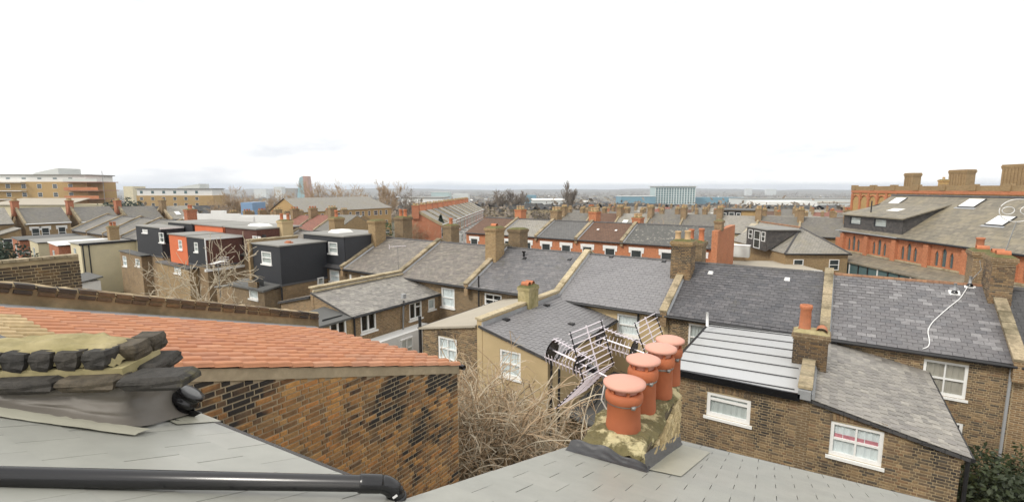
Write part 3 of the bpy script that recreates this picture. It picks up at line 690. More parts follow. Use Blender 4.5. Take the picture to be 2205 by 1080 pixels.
ta, c1 = big_aerial((1303, 808), 4.75, (1188, 752), 5.15, 'silver corner-reflector TV aerial beside the shortest terracotta pot', 1, 1.2)
tb, c2 = big_aerial((1432, 775), 5.6, (1290, 725), 6.1, 'silver corner-reflector TV aerial behind the farthest terracotta pot', 2, 1.25)
MB().tube([c1 - Z_*.08, c1 - Z_*.25 - RT*.03, c1 - Z_*.36 + RT*.03, c1 - Z_*.42 + RT*.16], .008, 6).build('cable', 'white_plastic', ta)
MB().tube([c1 - Z_*.42, P(1318, 900, t=4.55)], .014, 6).build('bracket', 'galvanised', ta)
MB().tube([c2 - Z_*.42, P(1436, 815, t=5.45)], .014, 6).build('bracket', 'galvanised', tb)
# ------------------------------------------------------------------ next-door wing with the red tiled roof
NB = thing('terraced_house', 'wing with orange-red clay tile roof and sooty brick side wall', 'house', (-8.5, 3, 2.8))
XW, XP, YN, ZE, PN = -6.13, -11.0, 7.24, 8.03, math.tan(math.radians(17.15))
nz_ = lambda y: ZE + (YN - y) * PN
wl = wall(NB, 'wall', 'mortar', (XW, 0, 0), Y_, X_, -3, YN, 2.6, lambda u: nz_(u) - .10)
bricks(wl, 'stock_brick_old', (XW, 0, 0), Y_, X_, .6, YN, 4.9, lambda u: nz_(u) - .10, limit=300, jit=.03)
wl2 = wall(NB, 'wall', 'brick_stock', (XP + .3, YN - .001, 0), X_, Y_, 0, XW - XP - .3, 2.6, ZE - .08)
b = MB()
b.hexa(((XW-.02,-3,nz_(-3)-.16),(XW+.028,-3,nz_(-3)-.16),(XW+.028,YN+.02,ZE-.16),(XW-.02,YN+.02,ZE-.16)), ((XW-.02,-3,nz_(-3)+.0),(XW+.028,-3,nz_(-3)+.0),(XW+.028,YN+.02,ZE+.0),(XW-.02,YN+.02,ZE+.0)))
b.build('bargeboard', 'mortar', NB)
b = MB(); b.hexa(((XP+.2,-3,nz_(-3)-.1),(XW,-3,nz_(-3)-.1),(XW,YN,ZE-.1),(XP+.2,YN,ZE-.1)), ((XP+.2,-3,nz_(-3)-.01),(XW,-3,nz_(-3)-.01),(XW,YN,ZE-.01),(XP+.2,YN,ZE-.01)))
rf = b.build('roof', 'tile_terracotta', NB)
TILE = MB(); prof = [(0,.12),(.1,.02),(.22,0),(.36,.04),(.44,.12),(.5,.85),(.56,1.0),(.68,1.05),(.8,1.0),(.87,.8),(.93,.2),(.97,.14),(1,.12)]
for (v, lift) in ((0, 1), (1, 0)):
    for u, h in prof: TILE.v.append((u, v, .3*lift + h))
for u, h in prof: TILE.v.append((u, 0, .1 + h*.8))
for i in range(12): TILE.f += [(i, i+1, 14+i, 13+i), (26+i, 27+i, i+1, i)]
vN = V((0, -1, PN)).normalized(); nN = V((0, PN, 1)).normalized(); ms, mb_ = [], []
GA = .345; WT = .30; ncol = int((XW - XP - .35) / WT) + 1
for r_ in range(26):
    yb = YN + .05 - r_ * GA * math.cos(math.radians(17.15))
    for c_ in range(ncol):
        x = XW + .06 - (c_ + 1) * WT
        if x < XP + .22: continue
        Mx = frame(V((x, yb, nz_(yb) + .006)) + nN*R.uniform(0,.006), X_*(WT*1.005) + nN*R.uniform(-.004,.004), vN*(GA*1.12), nN*.058)
        (mb_ if (yb < 1.78 and c_ <= 11) else ms).append(Mx)
place(rf, 'tile', TILE, 'tile_terracotta', ms, 300)
place(rf, 'tile', TILE, 'tile_buff', mb_, 60)
b = MB(); b.tube([(XP+.3, YN+.1, ZE-.05), (XW+.1, YN+.1, ZE-.05)], .055, 10); b.build('gutter', 'black_plastic', NB, smooth=True)
b = MB(); x0, x1 = XP - .12, XP + .16
b.hexa(((x0,-3,2.6),(x1,-3,2.6),(x1,YN+.1,2.6),(x0,YN+.1,2.6)), ((x0,-3,nz_(-3)+.37),(x1,-3,nz_(-3)+.37),(x1,YN+.1,ZE+.32),(x0,YN+.1,ZE+.32)))
pw = b.build('parapet_wall', 'parapet_mortar', NB)
n_ = 40; p0, p1 = V((XP+.02, YN+.12, ZE+.335)), V((XP+.02, -3, nz_(-3)+.385)); d = (p1-p0)/n_; nn = V((0, PN, 1)).normalized()
place(pw, 'brick', BRICK, 'stock_brick_dark', [frame(p0 + d*(i+.5) + nn*(.0+R.uniform(-.012,.012)), d*.93, -X_*.33*R.uniform(.94,1.05), nn*.085) for i in range(n_)] + [frame(p0 + d*(i+R.uniform(.4,.6)) - nn*.085 + X_*(.14), d*R.uniform(.8,.93), -X_*.06, nn*.065) for i in range(n_)], 300)
b = MB(); NX = 80
for i in range(NX + 1):
    y = YN + .14 - i/NX*(YN+3.1); 
    for j, xx in enumerate((-.17, -.07, .05, .15)): b.v.append((XP + .02 + xx + R.uniform(-.012,.012), y, nz_(y) + .375 + (.05 if j in (1,2) else -.0) + R.uniform(-.015,.015)))
for i in range(NX):
    for j in range(3): q = i*4+j; b.f.append((q, q+4, q+5, q+1))
b.build('coping', 'coping_cement', pw)
b = MB(); b.hexa(((x1,-3,nz_(-3)+.02),(x1+.14,-3,nz_(-3)+.02),(x1+.14,YN,ZE+.02),(x1,YN,ZE+.02)), ((x1,-3,nz_(-3)+.07),(x1+.12,-3,nz_(-3)+.06),(x1+.12,YN,ZE+.06),(x1,YN,ZE+.07))); b.build('flashing', 'lead_pale', NB)
# older wall of the house beyond
w0 = P(170, 558, x=-16.8); w1 = P(0, 572, x=-16.8)
WB = thing('brick_wall', 'weathered brown brick wall end standing beyond the tiled roof parapet', 'wall', (-16.8, w0.y, 2.8))
tw = lambda u: w0.z - .03 + (u - w0.y) * -.04
MB().box(-17.05, -16.82, -3, w0.y, 2.6, w0.z + .08).build('wall', 'mortar_dark', WB)
bricks(WB, 'stock_brick_dark', (-16.82, 0, 0), Y_, X_, w1.y - .5, w0.y, w0.z - 2.2, w0.z + .02, limit=300, jit=.04)
bricks(WB, 'stock_brick_dark', (-17.05, w0.y, 0), X_, Y_, 0, .23, w0.z - 2.2, w0.z + .02, limit=60, jit=.04)
place(WB, 'coping_brick', BRICK, 'coping', [frame((-16.93, w0.y - .12 - i*.24, w0.z + .11), Y_*.225, X_*.3, Z_*.07 + Y_*R.uniform(-.004,.004)) for i in range(28)], 60)
# ------------------------------------------------------------------ the facing terrace, seen from its gardens
YE, ZV, YR, ZR, YF = 22.0, 5.88, 25.8, 7.77, 29.6
SL = (ZR - ZV) / (YR - YE + .25); vR = V((0, 1, SL)).normalized(); LR = math.hypot(YR - YE + .25, ZR - ZV)
GROUP = 'terraced houses of the facing row'
def px_op(a, y=None, x=None):                         # an opening given by two photo corners on a wall plane
    p, q = P(a[0], a[1], x=x, y=y), P(a[2], a[3], x=x, y=y)
    return (min(p.x, q.x), max(p.x, q.x), min(p.z, q.z), max(p.z, q.z)) if y is not None else (min(p.y, q.y), max(p.y, q.y), min(p.z, q.z), max(p.z, q.z))
def row_house(x0, x1, label, rm='slate_blue', wm='brick_stock', wins=(), bm=None, brange=(), lim=300, sl=True, cop='coping', rt='ridge_tile', roofed=True, copn=9):
    h = thing('terraced_house', label, 'house', ((x0+x1)/2, (YE+YF)/2, 0), 0, GROUP)
    ops = [o for o, _, _ in wins]
    w_ = wall(h, 'wall', wm, (0, YE, 0), X_, -Y_, x0, x1, 0, ZV - .05, ops)
    if bm:
        for (a, c, z0) in brange: bricks(w_, bm, (0, YE, 0), X_, -Y_, a, c, z0, ZV - .08, ops, lim)
    for o, st, ins in wins: window(h, (0, YE, 0), X_, -Y_, *o, style=st, inside=ins)
    MB().poly((x0, YF, 0), (x1, YF, 0), (x1, YF, ZV - .02), (x0, YF, ZV - .02)).build('wall', wm, h)
    b = MB(); e = YE - .25
    b.hexa(((x0,e,ZV-.08),(x1,e,ZV-.08),(x1,YR,ZR-.08),(x0,YR,ZR-.08)), ((x0,e,ZV),(x1,e,ZV),(x1,YR,ZR),(x0,YR,ZR)))
    b.hexa(((x0,YR+.001,ZR-.08),(x1,YR+.001,ZR-.08),(x1,YF+.25,ZV-.08),(x0,YF+.25,ZV-.08)), ((x0,YR+.001,ZR),(x1,YR+.001,ZR),(x1,YF+.25,ZV),(x0,YF+.25,ZV)))
    r = b.build('roof', 'far_slate_dark' if rm in ('slate_dark', 'slate_blue', 'slate_patchy', 'slate_new') else 'far_slate', h)
    if sl: slates(r, rm, (x0 + .14, YE - .25, ZV), X_, vR, 0, x1 - x0 - .28, -.03, LR, .3, .2)
    ridge(r, rt, (x0 + .15, YR, ZR - .02), (x1 - .15, YR, ZR - .02))
    gutter(h, (x0 + .05, YE - .31, ZV - .06), (x1 - .05, YE - .31, ZV - .06), .065)
    if cop:
        b = MB(); b.hexa(((x0-.14,YE-.35,ZV-.55),(x0+.14,YE-.35,ZV-.55),(x0+.14,YR,ZR-.2),(x0-.14,YR,ZR-.2)), ((x0-.14,YE-.35,ZV+.14),(x0+.14,YE-.35,ZV+.14),(x0+.14,YR,ZR+.20),(x0-.14,YR,ZR+.20)))
        b.hexa(((x0-.14,YR+.002,ZR-.2),(x0+.14,YR+.002,ZR-.2),(x0+.14,YF+.3,ZV-.5),(x0-.14,YF+.3,ZV-.5)), ((x0-.14,YR+.002,ZR+.20),(x0+.14,YR+.002,ZR+.20),(x0+.14,YF+.3,ZV+.14),(x0-.14,YF+.3,ZV+.14)))
        pw = b.build('party_wall', 'render_buff' if cop == 'coping_pale' else 'brick_stock', h)
        coping(pw, cop, (x0, YE - .38, ZV + .145), (x0, YR, ZR + .205), .34, .09, copn); coping(pw, cop, (x0, YF + .3, ZV + .145), (x0, YR + .01, ZR + .205), .34, .09, 4)
        MB().hexa(((x0+.142,YE-.3,ZV+.03),(x0+.22,YE-.3,ZV+.02),(x0+.22,YR,ZR+.02),(x0+.142,YR,ZR+.03)), ((x0+.142,YE-.3,ZV+.12),(x0+.16,YE-.3,ZV+.10),(x0+.16,YR,ZR+.10),(x0+.142,YR,ZR+.12))).build('flashing', 'lead_pale', pw)
    return h
def wing(h, xp, xl, y0, zp, zl, rm, wm, wins=(), swins=(), bm=None, blim=300, g=.2, sw=.3, verge='coping', roofm='far_slate_dark', z0=0, y1=YE, par=True, parz=.3, copm='coping', arches=(), bz=1.2, sidem=None):
    """back wing from y0 to the main wall: party wall at xp (height zp), low eaves at xl (height zl)"""
    sg = 1 if xl > xp else -1; xa, xb = min(xp, xl), max(xp, xl)
    top = lambda u: zp + (zl - zp) * (u - xp) / (xl - xp) - .06
    ops = [o for o, _, _ in wins]; sops = [o for o, _, _ in swins]
    we = wall(h, 'wall', wm, (0, y0, 0), X_, -Y_, xa, xb, z0, top, ops)
    ws = wall(h, 'wall', sidem or wm, (xl, 0, 0), Y_, V((sg, 0, 0)), y0, y1, z0, zl - .06, sops)
    if bm: bricks(we, bm, (0, y0, 0), X_, -Y_, xa, xb, bz, top, ops, blim, arches=[(o[0], o[1], o[3]) for o in ops])
    for o, st, ins in wins: window(h, (0, y0, 0), X_, -Y_, *o, style=st, inside=ins)
    for o, st, ins in swins: window(h, (xl, 0, 0), Y_, V((sg, 0, 0)), *o, style=st, inside=ins)
    e = xl + sg * .14; ze = zl + (zl - zp) / abs(xl - xp) * .14
    b = MB(); ys, ye = y0 - .12, y1
    q = [(xp, zp), (e, ze)] if sg > 0 else [(e, ze), (xp, zp)]
    b.hexa(((q[0][0],ys,q[0][1]-.09),(q[1][0],ys,q[1][1]-.09),(q[1][0],ye,q[1][1]-.09),(q[0][0],ye,q[0][1]-.09)), ((q[0][0],ys,q[0][1]),(q[1][0],ys,q[1][1]),(q[1][0],ye,q[1][1]),(q[0][0],ye,q[0][1])))
    r = b.build('roof', roofm, h)
    if rm: slates(r, rm, (e, ys, ze), Y_, V((xp - e, 0, zp - ze)).normalized(), 0, ye - ys, -.02, math.hypot(xp - e, zp - ze) - .12, sw, g)
    gutter(h, (e + sg*.05, ys + .05, ze - .05), (e + sg*.05, ye, ze - .05), .055)
    if par:
        MB().box(xp-.13, xp+.13, y0-.02, ye, z0, zp + parz).build('parapet_wall', sidem or wm, h)
        coping(h, copm, (xp, y0 - .1, zp + parz + .003), (xp, ye, zp + parz + .003), .36, .085, 9)
        MB().box(*((xp+.131, xp+.2) if sg > 0 else (xp-.2, xp-.131)), y0 - .05, ye, zp - .04, zp + .14).build('flashing', 'lead_pale', h)
    return we, ws, r
S4, SA = 'sash4', 'sash'
# --- R: the near end house with the long white cable
oR = px_op((1990, 772, 2078, 860), y=YE); oRd = px_op((2040, 905, 2062, 1010), y=YE)
hR = row_house(.06, 5.42, 'terraced house with patchy blue slates and a white cable down its roof', 'slate_patchy', 'mortar_dark', [(oR, S4, 'blind_grey'), (oRd, 'plain', None)], 'stock_brick_facing', [(.2, 5.4, .8)], 300, rt='ridge_tile_red')
oW = px_op((1790, 905, 1897, 1005), y=15.4)
wing(hR, -.3, 3.08, 15.4, 5.78, 5.12, 'slate_mottled', 'mortar_dark', [(oW, S4, 'curtain_pale')], bm='stock_brick_facing', par=False, sidem='brick_stock', bz=.6)
o_ = oW; MB().box(o_[0]+.1, o_[1]-.1, 15.485, 15.489, (o_[2]+o_[3])/2-.03, (o_[2]+o_[3])/2+.13).build('curtain_trim', 'pink_trim', hR)
MB().hexa(((-.13,15.27,5.78),(-.05,15.27,5.78),(-.05,22,5.78),(-.13,22,5.78)), ((-.13,15.27,5.92),(-.1,15.27,5.92),(-.1,22,5.92),(-.13,22,5.92))).build('flashing', 'lead_pale', hR)
b = MB(); b.tube([(3.2, 15.4, 5.0), (3.2, 15.42, .1)], .045, 8); b.build('downpipe', 'black_iron', hR)
b = MB(); b.tube([(5.3, 21.9, 5.7), (5.3, 21.9, .1)], .045, 8); b.build('downpipe', 'grey_plastic', hR)
x0 = 5.42
b = MB(); b.hexa(((x0-.14,YE-.35,ZV-.55),(x0+.14,YE-.35,ZV-.55),(x0+.14,YR,ZR-.2),(x0-.14,YR,ZR-.2)), ((x0-.14,YE-.35,ZV+.14),(x0+.14,YE-.35,ZV+.14),(x0+.14,YR,ZR+.20),(x0-.14,YR,ZR+.20))); pw = b.build('party_wall', 'brick_stock', hR)
coping(pw, 'coping', (x0, YE-.38, ZV+.145), (x0, YR-.6, ZV + (ZR-ZV)*.86 + .195), .36, .09, 6)
chimney(hR, 5.42, 25.35, 7.0, 9.05, .62, 1.25, 'brick_stock', [(0,-.3,'half'), (0,.3,'half')], 'clay_pot_old', brickm='stock_brick_facing')
chimney(hR, 5.3, 27.6, 6.6, 9.0, .62, 1.1, 'brick_stock', [(0,-.2,'half'), (0,.3,1)], 'clay_pot_old')
def on_slope(px, py):
    d = ray(px, py); t = (ZV + .02 - ZC - SL * (YE - .25)) / (d.z - SL * d.y); p = CAM + d * t; return p
for a in ((2055, 632), (2088, 617)):
    p = on_slope(*a); b = MB(); b.hexa(((p.x-.17,p.y-.15,p.z-.07),(p.x+.17,p.y-.15,p.z-.07),(p.x+.17,p.y+.15,p.z+.09),(p.x-.17,p.y+.15,p.z+.09)), ((p.x-.17,p.y-.15,p.z-.05),(p.x+.17,p.y-.15,p.z-.05),(p.x+.17,p.y+.15,p.z+.11),(p.x-.17,p.y+.15,p.z+.11))); fl = b.build('flue_flashing', 'white_plastic', hR)
    MB().lathe((p.x, p.y, p.z), [(.11, .04), (.09, .1), (.055, .14), (.055, .14)], 14).build('flue_collar', 'black_plastic', fl, smooth=True)
    MB().tube([(p.x, p.y, p.z+.1), (p.x, p.y, p.z+.42)], .05, 10).build('flue', 'grey_plastic', fl, smooth=True)
cab = [on_slope(*a) + Z_*.045 for a in ((2094, 603), (2080, 625), (2066, 645), (2045, 662), (2022, 682), (2006, 698), (1998, 715), (2001, 735), (1998, 748), (1983, 754))]
cp = []
for i in range(len(cab) - 1):
    for k in range(4):
        t = k/4; p0_, p1_, p2_, p3_ = cab[max(0,i-1)], cab[i], cab[i+1], cab[min(len(cab)-1, i+2)]
        cp.append(.5*((2*p1_) + (p2_-p0_)*t + (2*p0_-5*p1_+4*p2_-p3_)*t*t + (3*p1_-p0_-3*p2_+p3_)*t**3))
cz = thing('cable', 'white cable snaking down the patchy slate roof from the chimney', 'cable', tuple(cp[-1]))
MB().tube([P(2110, 560, y=25.6), P(2113, 580, y=25.4)] + cp, .017, 6).build('cable', 'white_plastic', cz, smooth=True)
# --- Q: dark slates, zinc-roofed wing
oQ = px_op((1483, 695, 1531, 762), y=YE)
hQ = row_house(-6.1, .06, 'terraced house with dark speckled slates and a flat zinc roofed wing', 'slate_dark', 'mortar_dark', [(oQ, SA, 'curtain')], 'stock_brick_facing', [(-5.95, -4.0, .8)], 300)
zq = lambda x: 5.70 + (x + 3.95) * .03
oZ = px_op((1523, 842, 1614, 915), y=15.4)
wq = wall(hQ, 'wall', 'mortar_dark', (0, 15.4, 0), X_, -Y_, -3.95, -.35, 0, zq, [oZ])
bricks(wq, 'stock_brick_facing', (0, 15.4, 0), X_, -Y_, -3.95, -.35, .6, lambda u: zq(u) - .12, [oZ], 300, arches=[(oZ[0], oZ[1], oZ[3])])
window(hQ, (0, 15.4, 0), X_, -Y_, *oZ, style='toplight', inside='curtain', fw=.1)
wall(hQ, 'wall', 'brick_stock', (-3.95, 0, 0), Y_, -X_, 15.4, YE, 0, 5.65)
b = MB(); b.hexa(((-4.1,15.28,zq(-4.1)-.02),(-.45,15.28,zq(-.45)-.02),(-.45,22,zq(-.45)-.02),(-4.1,22,zq(-4.1)-.02)), ((-4.1,15.28,zq(-4.1)+.06),(-.45,15.28,zq(-.45)+.06),(-.45,22,zq(-.45)+.06),(-4.1,22,zq(-4.1)+.06))); zr = b.build('roof', 'zinc', hQ)
for i in range(7):
    y = 15.5 + i * .98; b = MB(); b.obox((-4.1, y, zq(-4.1)+.058), V((1, 0, .03)).normalized(), Y_, Z_, 3.55, .028, .035); b.build('standing_seam', 'lead_dark', zr)
b = MB(); b.box(-4.14, -.4, 15.2, 15.277, zq(-4.1)-.03, zq(-.4)+.075); b.box(-4.19, -4.105, 15.2, 22, zq(-4.1)-.10, zq(-4.1)+.072); b.box(-4.1, -.5, 21.86, 21.985, zq(-2)+.07, zq(-2)+.22); b.build('fascia', 'black_plastic', zr)
MB().box(-.45, -.14, 15.2, 15.6, 5.75, 6.0).build('flashing', 'lead_pale', hQ)
b = MB(); b.box(-.44, -.15, 15.38, 22, 0, 6.02); b.build('parapet_wall', 'brick_stock_dark', hQ)
place(hQ, 'coping_brick', BRICK, 'coping', [frame((-.295, 15.42 + i*.23, 6.06), X_*.36, Y_*.215, Z_*.085*R.uniform(.9,1.1)) for i in range(28)], 60)
cq = chimney(hQ, -.3, 18.3, 5.3, 6.92, .95, .62, 'brick_stock_dark', [], brickm='stock_brick_dark', cap='lime_mortar_mossy')
q = MB(); pot(q, (-.5, 18.3, 6.95), .85, .17, 20); q.build('pot', 'clay_pot_old', cq, smooth=True)
q = MB(); q.tube([(-.02, 18.1, 6.98), (-.02, 18.55, 6.98)], .16, 14, cap=False); q.build('pot', 'clay_pot_old', cq, smooth=True)
p = P(1523, 702, y=20.6); MB().tube([p, P(1523, 672, t=(p - CAM).dot(FW))], .055, 10).build('flue', 'white_plastic', hQ, smooth=True)
MB().box(*(lambda a: (a[0], a[1], 21.96, 21.99, a[2], a[3]))(px_op((1461, 727, 1472, 741), y=YE))).build('air_vent', 'black_iron', hQ)
cp6 = chimney(hQ, -6.1, 24.75, 6.9, 9.0, .95, .9, 'brick_stock_pale', [(-.25,-.15,.9), (.2,-.1,1)], 'buff_pot', brickm='stock_brick_facing')
chimney(hQ, -6.0, 27.0, 6.9, 8.75, .85, 1.0, 'brick_stock_dark', [(-.25,-.1,1.3), (.25,.0,1.4)], 'clay_pot_old')
for a in ((1695, 602), (1530, 588)):
    p = on_slope(*a); vent_tile(hQ, p, 'white_plastic')
# --- P: new slates and the buff rendered wing
oP = px_op((1329, 674, 1376, 727), y=YE); oPw = px_op((1076, 750, 1121, 818), y=15.4)
hP = row_house(-11.8, -6.1, 'terraced house in buff render with smooth new slates and sloping wing', 'slate_new', 'render_buff', [(oP, SA, 'curtain_pale')], cop='coping_pale', copn=12)
oPs = px_op((1262, 770, 1282, 800), x=-8.58)
wing(hP, -11.8, -8.58, 15.4, 6.02, 5.25, 'slate_new', 'render_buff', [(oPw, SA, 'curtain_pale')], [(oPs, 'plain', None)], par=True, parz=.22, copm='coping_pale')
cs_ = chimney(hP, -11.8, 19.2, 5.6, 7.0, .62, .85, 'lime_mortar_mossy', [(0,-.2,'half'), (0,.15,'half')], steps=1)
MB().tube([(-8.48, 15.5, 5.1), (-8.48, 15.5, .1)], .05, 8).build('downpipe', 'black_iron', hP)
MB().tube([(-8.1, 15.42, 4.9), (-8.1, 15.42, .1)], .05, 8).build('downpipe', 'black_iron', hP)
b = MB(); b.hexa(((-8.5,16.6,2.5),(-6.2,16.6,2.2),(-6.2,22,2.2),(-8.5,22,2.5)), ((-8.5,16.6,2.6),(-6.2,16.6,2.3),(-6.2,22,2.3),(-8.5,22,2.6))); b.build('lean_to_roof', 'felt_dark', hP)
MB().tube([(-7.35, 21.95, 5.7), (-7.35, 21.95, 5.3)], .05, 8).build('downpipe', 'black_iron', hP)
for a in ((1317, 553), (1430, 563)): vent_tile(hP, on_slope(*a))
for (px, py) in ((1090, 690), (1177, 659), (1230, 699)):
    d = ray(px, py); k = (6.02-5.25)/3.22; t = (5.25 - ZC + (-8.58) * k * 1) / (d.z + k * d.x); p = CAM + d*t; MB().box(p.x-.13, p.x+.13, p.y-.13, p.y+.13, p.z-.05, p.z+.09).build('roof_vent', 'black_plastic', hP)
# --- O
oO = px_op((1043, 630, 1080, 662), y=YE); oOw = px_op((943, 722, 984, 782), y=15.4)
hO = row_house(-17.6, -11.8, 'terraced house with grey slates beside the buff rendered one', 'slate_blue', 'brick_stock_dark', [(oO, S4, None)])
wing(hO, -11.95, -15.05, 15.4, 6.0, 5.42, None, 'mortar_dark', [(oOw, S4, 'curtain_pale')], bm='stock_brick_facing', blim=300, roofm='felt_buff', par=False, sidem='brick_stock')
MB().tube([(-15.15, 15.35, 5.9), (-15.15, 15.35, .2)], .07, 8).build('soil_stack', 'black_iron', hO)
p = P(1031, 640, y=21.8); MB().tube([(p.x, 21.8, .2), (p.x, 21.8, 6.6)], .05, 8).build('soil_stack', 'black_iron', hO)
chimney(hO, -17.6, 24.6, 6.8, 9.15, .8, .95, 'brick_stock_pale', [(-.1,.1,'half')], 'clay_pot_old', brickm=None)
chimney(hO, -17.4, 27.0, 6.9, 8.9, .9, 1.0, 'brick_stock_dark', [])
for a in ((1130, 557), (1227, 559)): vent_tile(hO, on_slope(*a))
p = on_slope(1128, 552); MB().lathe(p, [(.07, 0), (.07, .25), (.12, .26), (.12, .33), (0, .34)], 12).build('flue', 'black_plastic', hO)
# --- N: mottled slate wing with white casements along its side
oN = px_op((950, 618, 979, 664), y=YE)
hN = row_house(-23.35, -17.6, 'terraced house with brownish slates and long slate wing with casement windows', 'slate_brown', 'brick_stock_dark', [(oN, SA, 'curtain_pale')])
xs = -20.05; XN = -23.35
sw_ = [(px_op((776, 676, 811, 708), x=xs), 'casement', None), (px_op((881, 653, 909, 682), x=xs), 'casement3', None), (px_op((922, 645, 937, 664), x=xs), 'plain', 'curtain')]
wing(hN, XN, xs, 15.5, 6.0, 5.16, 'slate_mottled', 'brick_stock', [], sw_, parz=.2, copm='coping_pale')
coping(hN, 'coping_pale', (XN + .22, 15.4, 6.02), (XN + .22, 22, 6.02), .12, .1, 9, name='coping_stone')
n0 = P(686, 690, x=xs); yx = n0.y
so_ = px_op((709, 694, 747, 724), x=xs)
wall(hN, 'wall', 'brick_stock_pale', (xs + .01, 0, 0), Y_, X_, yx, 15.6, 0, 5.02, [so_]); window(hN, (xs + .01, 0, 0), Y_, X_, *so_, style='casement', inside=None)
wall(hN, 'wall', 'brick_stock_pale', (0, yx, 0), X_, -Y_, -22.2, xs + .01, 0, 5.02)
b = MB(); b.hexa(((-22.3,yx-.12,5.06),(xs+.12,yx-.12,4.98),(xs+.12,15.48,5.04),(-22.3,15.48,5.2)), ((-22.3,yx-.12,5.2),(xs+.12,yx-.12,5.1),(xs+.12,15.48,5.14),(-22.3,15.48,5.34))); b.build('extension_roof', 'felt_dark', hN)
b = MB(); b.tube([(xs+.09, 15.55, 5.0), (xs+.09, 15.55, .1)], .05, 8); b.build('downpipe', 'black_iron', hN)
gA, gB, gC, gD = (P(a, c, x=xs + .12) for a, c in ((869, 640), (868, 715), (897, 708), (897, 722)))
MB().tube([V((gA.x, gA.y, 5.3)), gB, gC, gC - Z_*.3], .06, 8).build('downpipe', 'grey_plastic', hN, smooth=True)
MB().box(gA.x-.1, gA.x+.1, gA.y-.12, gA.y+.12, gA.z-.05, gA.z+.2).build('hopper', 'grey_plastic', hN)
dA, dB = P(862, 728, x=xs + .9), P(903, 780, x=xs + .9)
cn = MB().box(xs, xs + .88, min(dA.y, dB.y) - 4.2, max(dA.y, dB.y) + 1.2, 0, dA.z + .15).build('conservatory', 'render_white', hN)
window(hN, (xs + .88, 0, 0), Y_, X_, min(dA.y, dB.y), max(dA.y, dB.y) - .5, dA.z - 1.9, dA.z - .1, style='casement3', inside=None, depth=-.03)
chimney(hN, -23.35, 27.1, 6.8, 8.9, .8, .9, 'brick_stock_dark', [(0,0,1)])
# --- M
oM = px_op((776, 592, 800, 618), y=YE); oM2 = px_op((752, 590, 757, 602), y=YE)
hM = row_house(-28.95, -23.35, 'terraced house with ribbed grey slates next to the charcoal dormer', 'slate_brown', 'brick_stock_dark', [(oM, SA, None), (oM2, 'plain', 'curtain_pale')])
wing(hM, -23.6, -26.6, 15.6, 5.7, 5.0, 'slate_brown', 'brick_stock', par=False)
chimney(hM, -28.95, 25.0, 6.9, 9.15, .8, 1.0, 'brick_stock_pale', [], 'clay_pot_old')
chimney(hM, -28.6, 27.4, 6.9, 9.3, .95, 1.0, 'brick_stock_dark', [(-.25,0,1.2), (.25,0,1.2)], 'clay_pot_old')
aerial(tuple(on_slope(858, 583) - Z_*.1), math.radians(60), 'thin TV aerial on a pole at the eaves by the charcoal dormer', 1.0, 1.75)
# --- dormered houses farther along
def dormer(h, x0, x1, m, y0=22.1, z1=8.1, side=None, wins=(), cap='felt_grey'):
    ops = [o for o, _ in wins]; zb_ = ZV + .05
    wall(h, 'dormer_wall', m, (0, y0, 0), X_, -Y_, x0, x1, zb_, z1, ops)
    for o, st in wins: window(h, (0, y0, 0), X_, -Y_, *o, style=st, inside='curtain', depth=.06)
    b = MB()
    for xx in (x0, x1): MB().prism([(xx, y0, zb_-.1), (xx, y0, z1), (xx, 26.0, z1 + .02), (xx, 26.0, ZR - .1)], (.05 if xx == x0 else -.05, 0, 0)).build('dormer_cheek', side or m, h)
    MB().box(x0 - .06, x1 + .06, y0 - .14, 26.3, z1 + .002, z1 + .10).build('dormer_roof', cap, h)
    MB().box(x0 - .02, x1 + .02, y0 - .16, y0 - .004, zb_ - .2, zb_ - .02).build('flashing', 'lead', h)
def pod(h, x0, x1, y0, z0, z1, m, side, wins=(), cap='felt_grey', swins=(), fascia=None, base='brick_stock', y1=22.0):
    ops = [o for o, _ in wins]
    wall(h, 'pod_wall', m, (0, y0, 0), X_, -Y_, x0, x1, z0, z1, ops)
    for o, st in wins: window(h, (0, y0, 0), X_, -Y_, *o, style=st, inside='curtain', depth=.06)
    wall(h, 'pod_wall', side, (x1, 0, 0), Y_, X_, y0, y1, z0, z1); wall(h, 'pod_wall', side, (x0, 0, 0), Y_, -X_, y0, y1, z0, z1)
    MB().box(x0 - .08, x1 + .08, y0 - .1, y1 + .05, z1 + .002, z1 + .09).build('pod_roof', cap, h)
    if fascia: MB().box(x1 + .082, x1 + .11, y0 - .1, y1, z1 - .08, z1 + .085).build('fascia', fascia, h)
    MB().box(x0 - .02, x1 + .04, y0 - .05, y1, z0 - .12, z0 - .003).build('flashing', 'lead', h)
    wall(h, 'wall', base, (0, y0 + .02, 0), X_, -Y_, x0, x1 - .02, 0, z0 - .12); wall(h, 'wall', base, (x1 - .02, 0, 0), Y_, X_, y0 + .02, 22.0, 0, z0 - .12)
oLd = px_op((706, 520, 727, 547), y=22.1); oLp = px_op((562, 540, 585, 570), y=18.4); oLw = px_op((709, 580, 731, 608), y=YE)
hL = row_house(-34.7, -28.95, 'terraced house with charcoal clad dormer and matching charcoal box wing', 'slate_blue', 'brick_stock_dark', [(oLw, SA, 'curtain_pale')], sl=False)
dormer(hL, -34.0, -29.05, 'charcoal_cladding', wins=[(oLd, SA)])
pod(hL, -34.55, -31.1, 18.4, 5.05, 7.66, 'charcoal_cladding', 'charcoal_cladding', [(oLp, SA)])
MB().box(-34.85, -34.6, 18.2, 22.0, 4.6, 7.9).build('parapet_wall', 'brick_stock_pale', hL); coping(hL, 'coping_pale', (-34.72, 18.1, 7.905), (-34.72, 22.1, 7.905), .3, .07, 8)
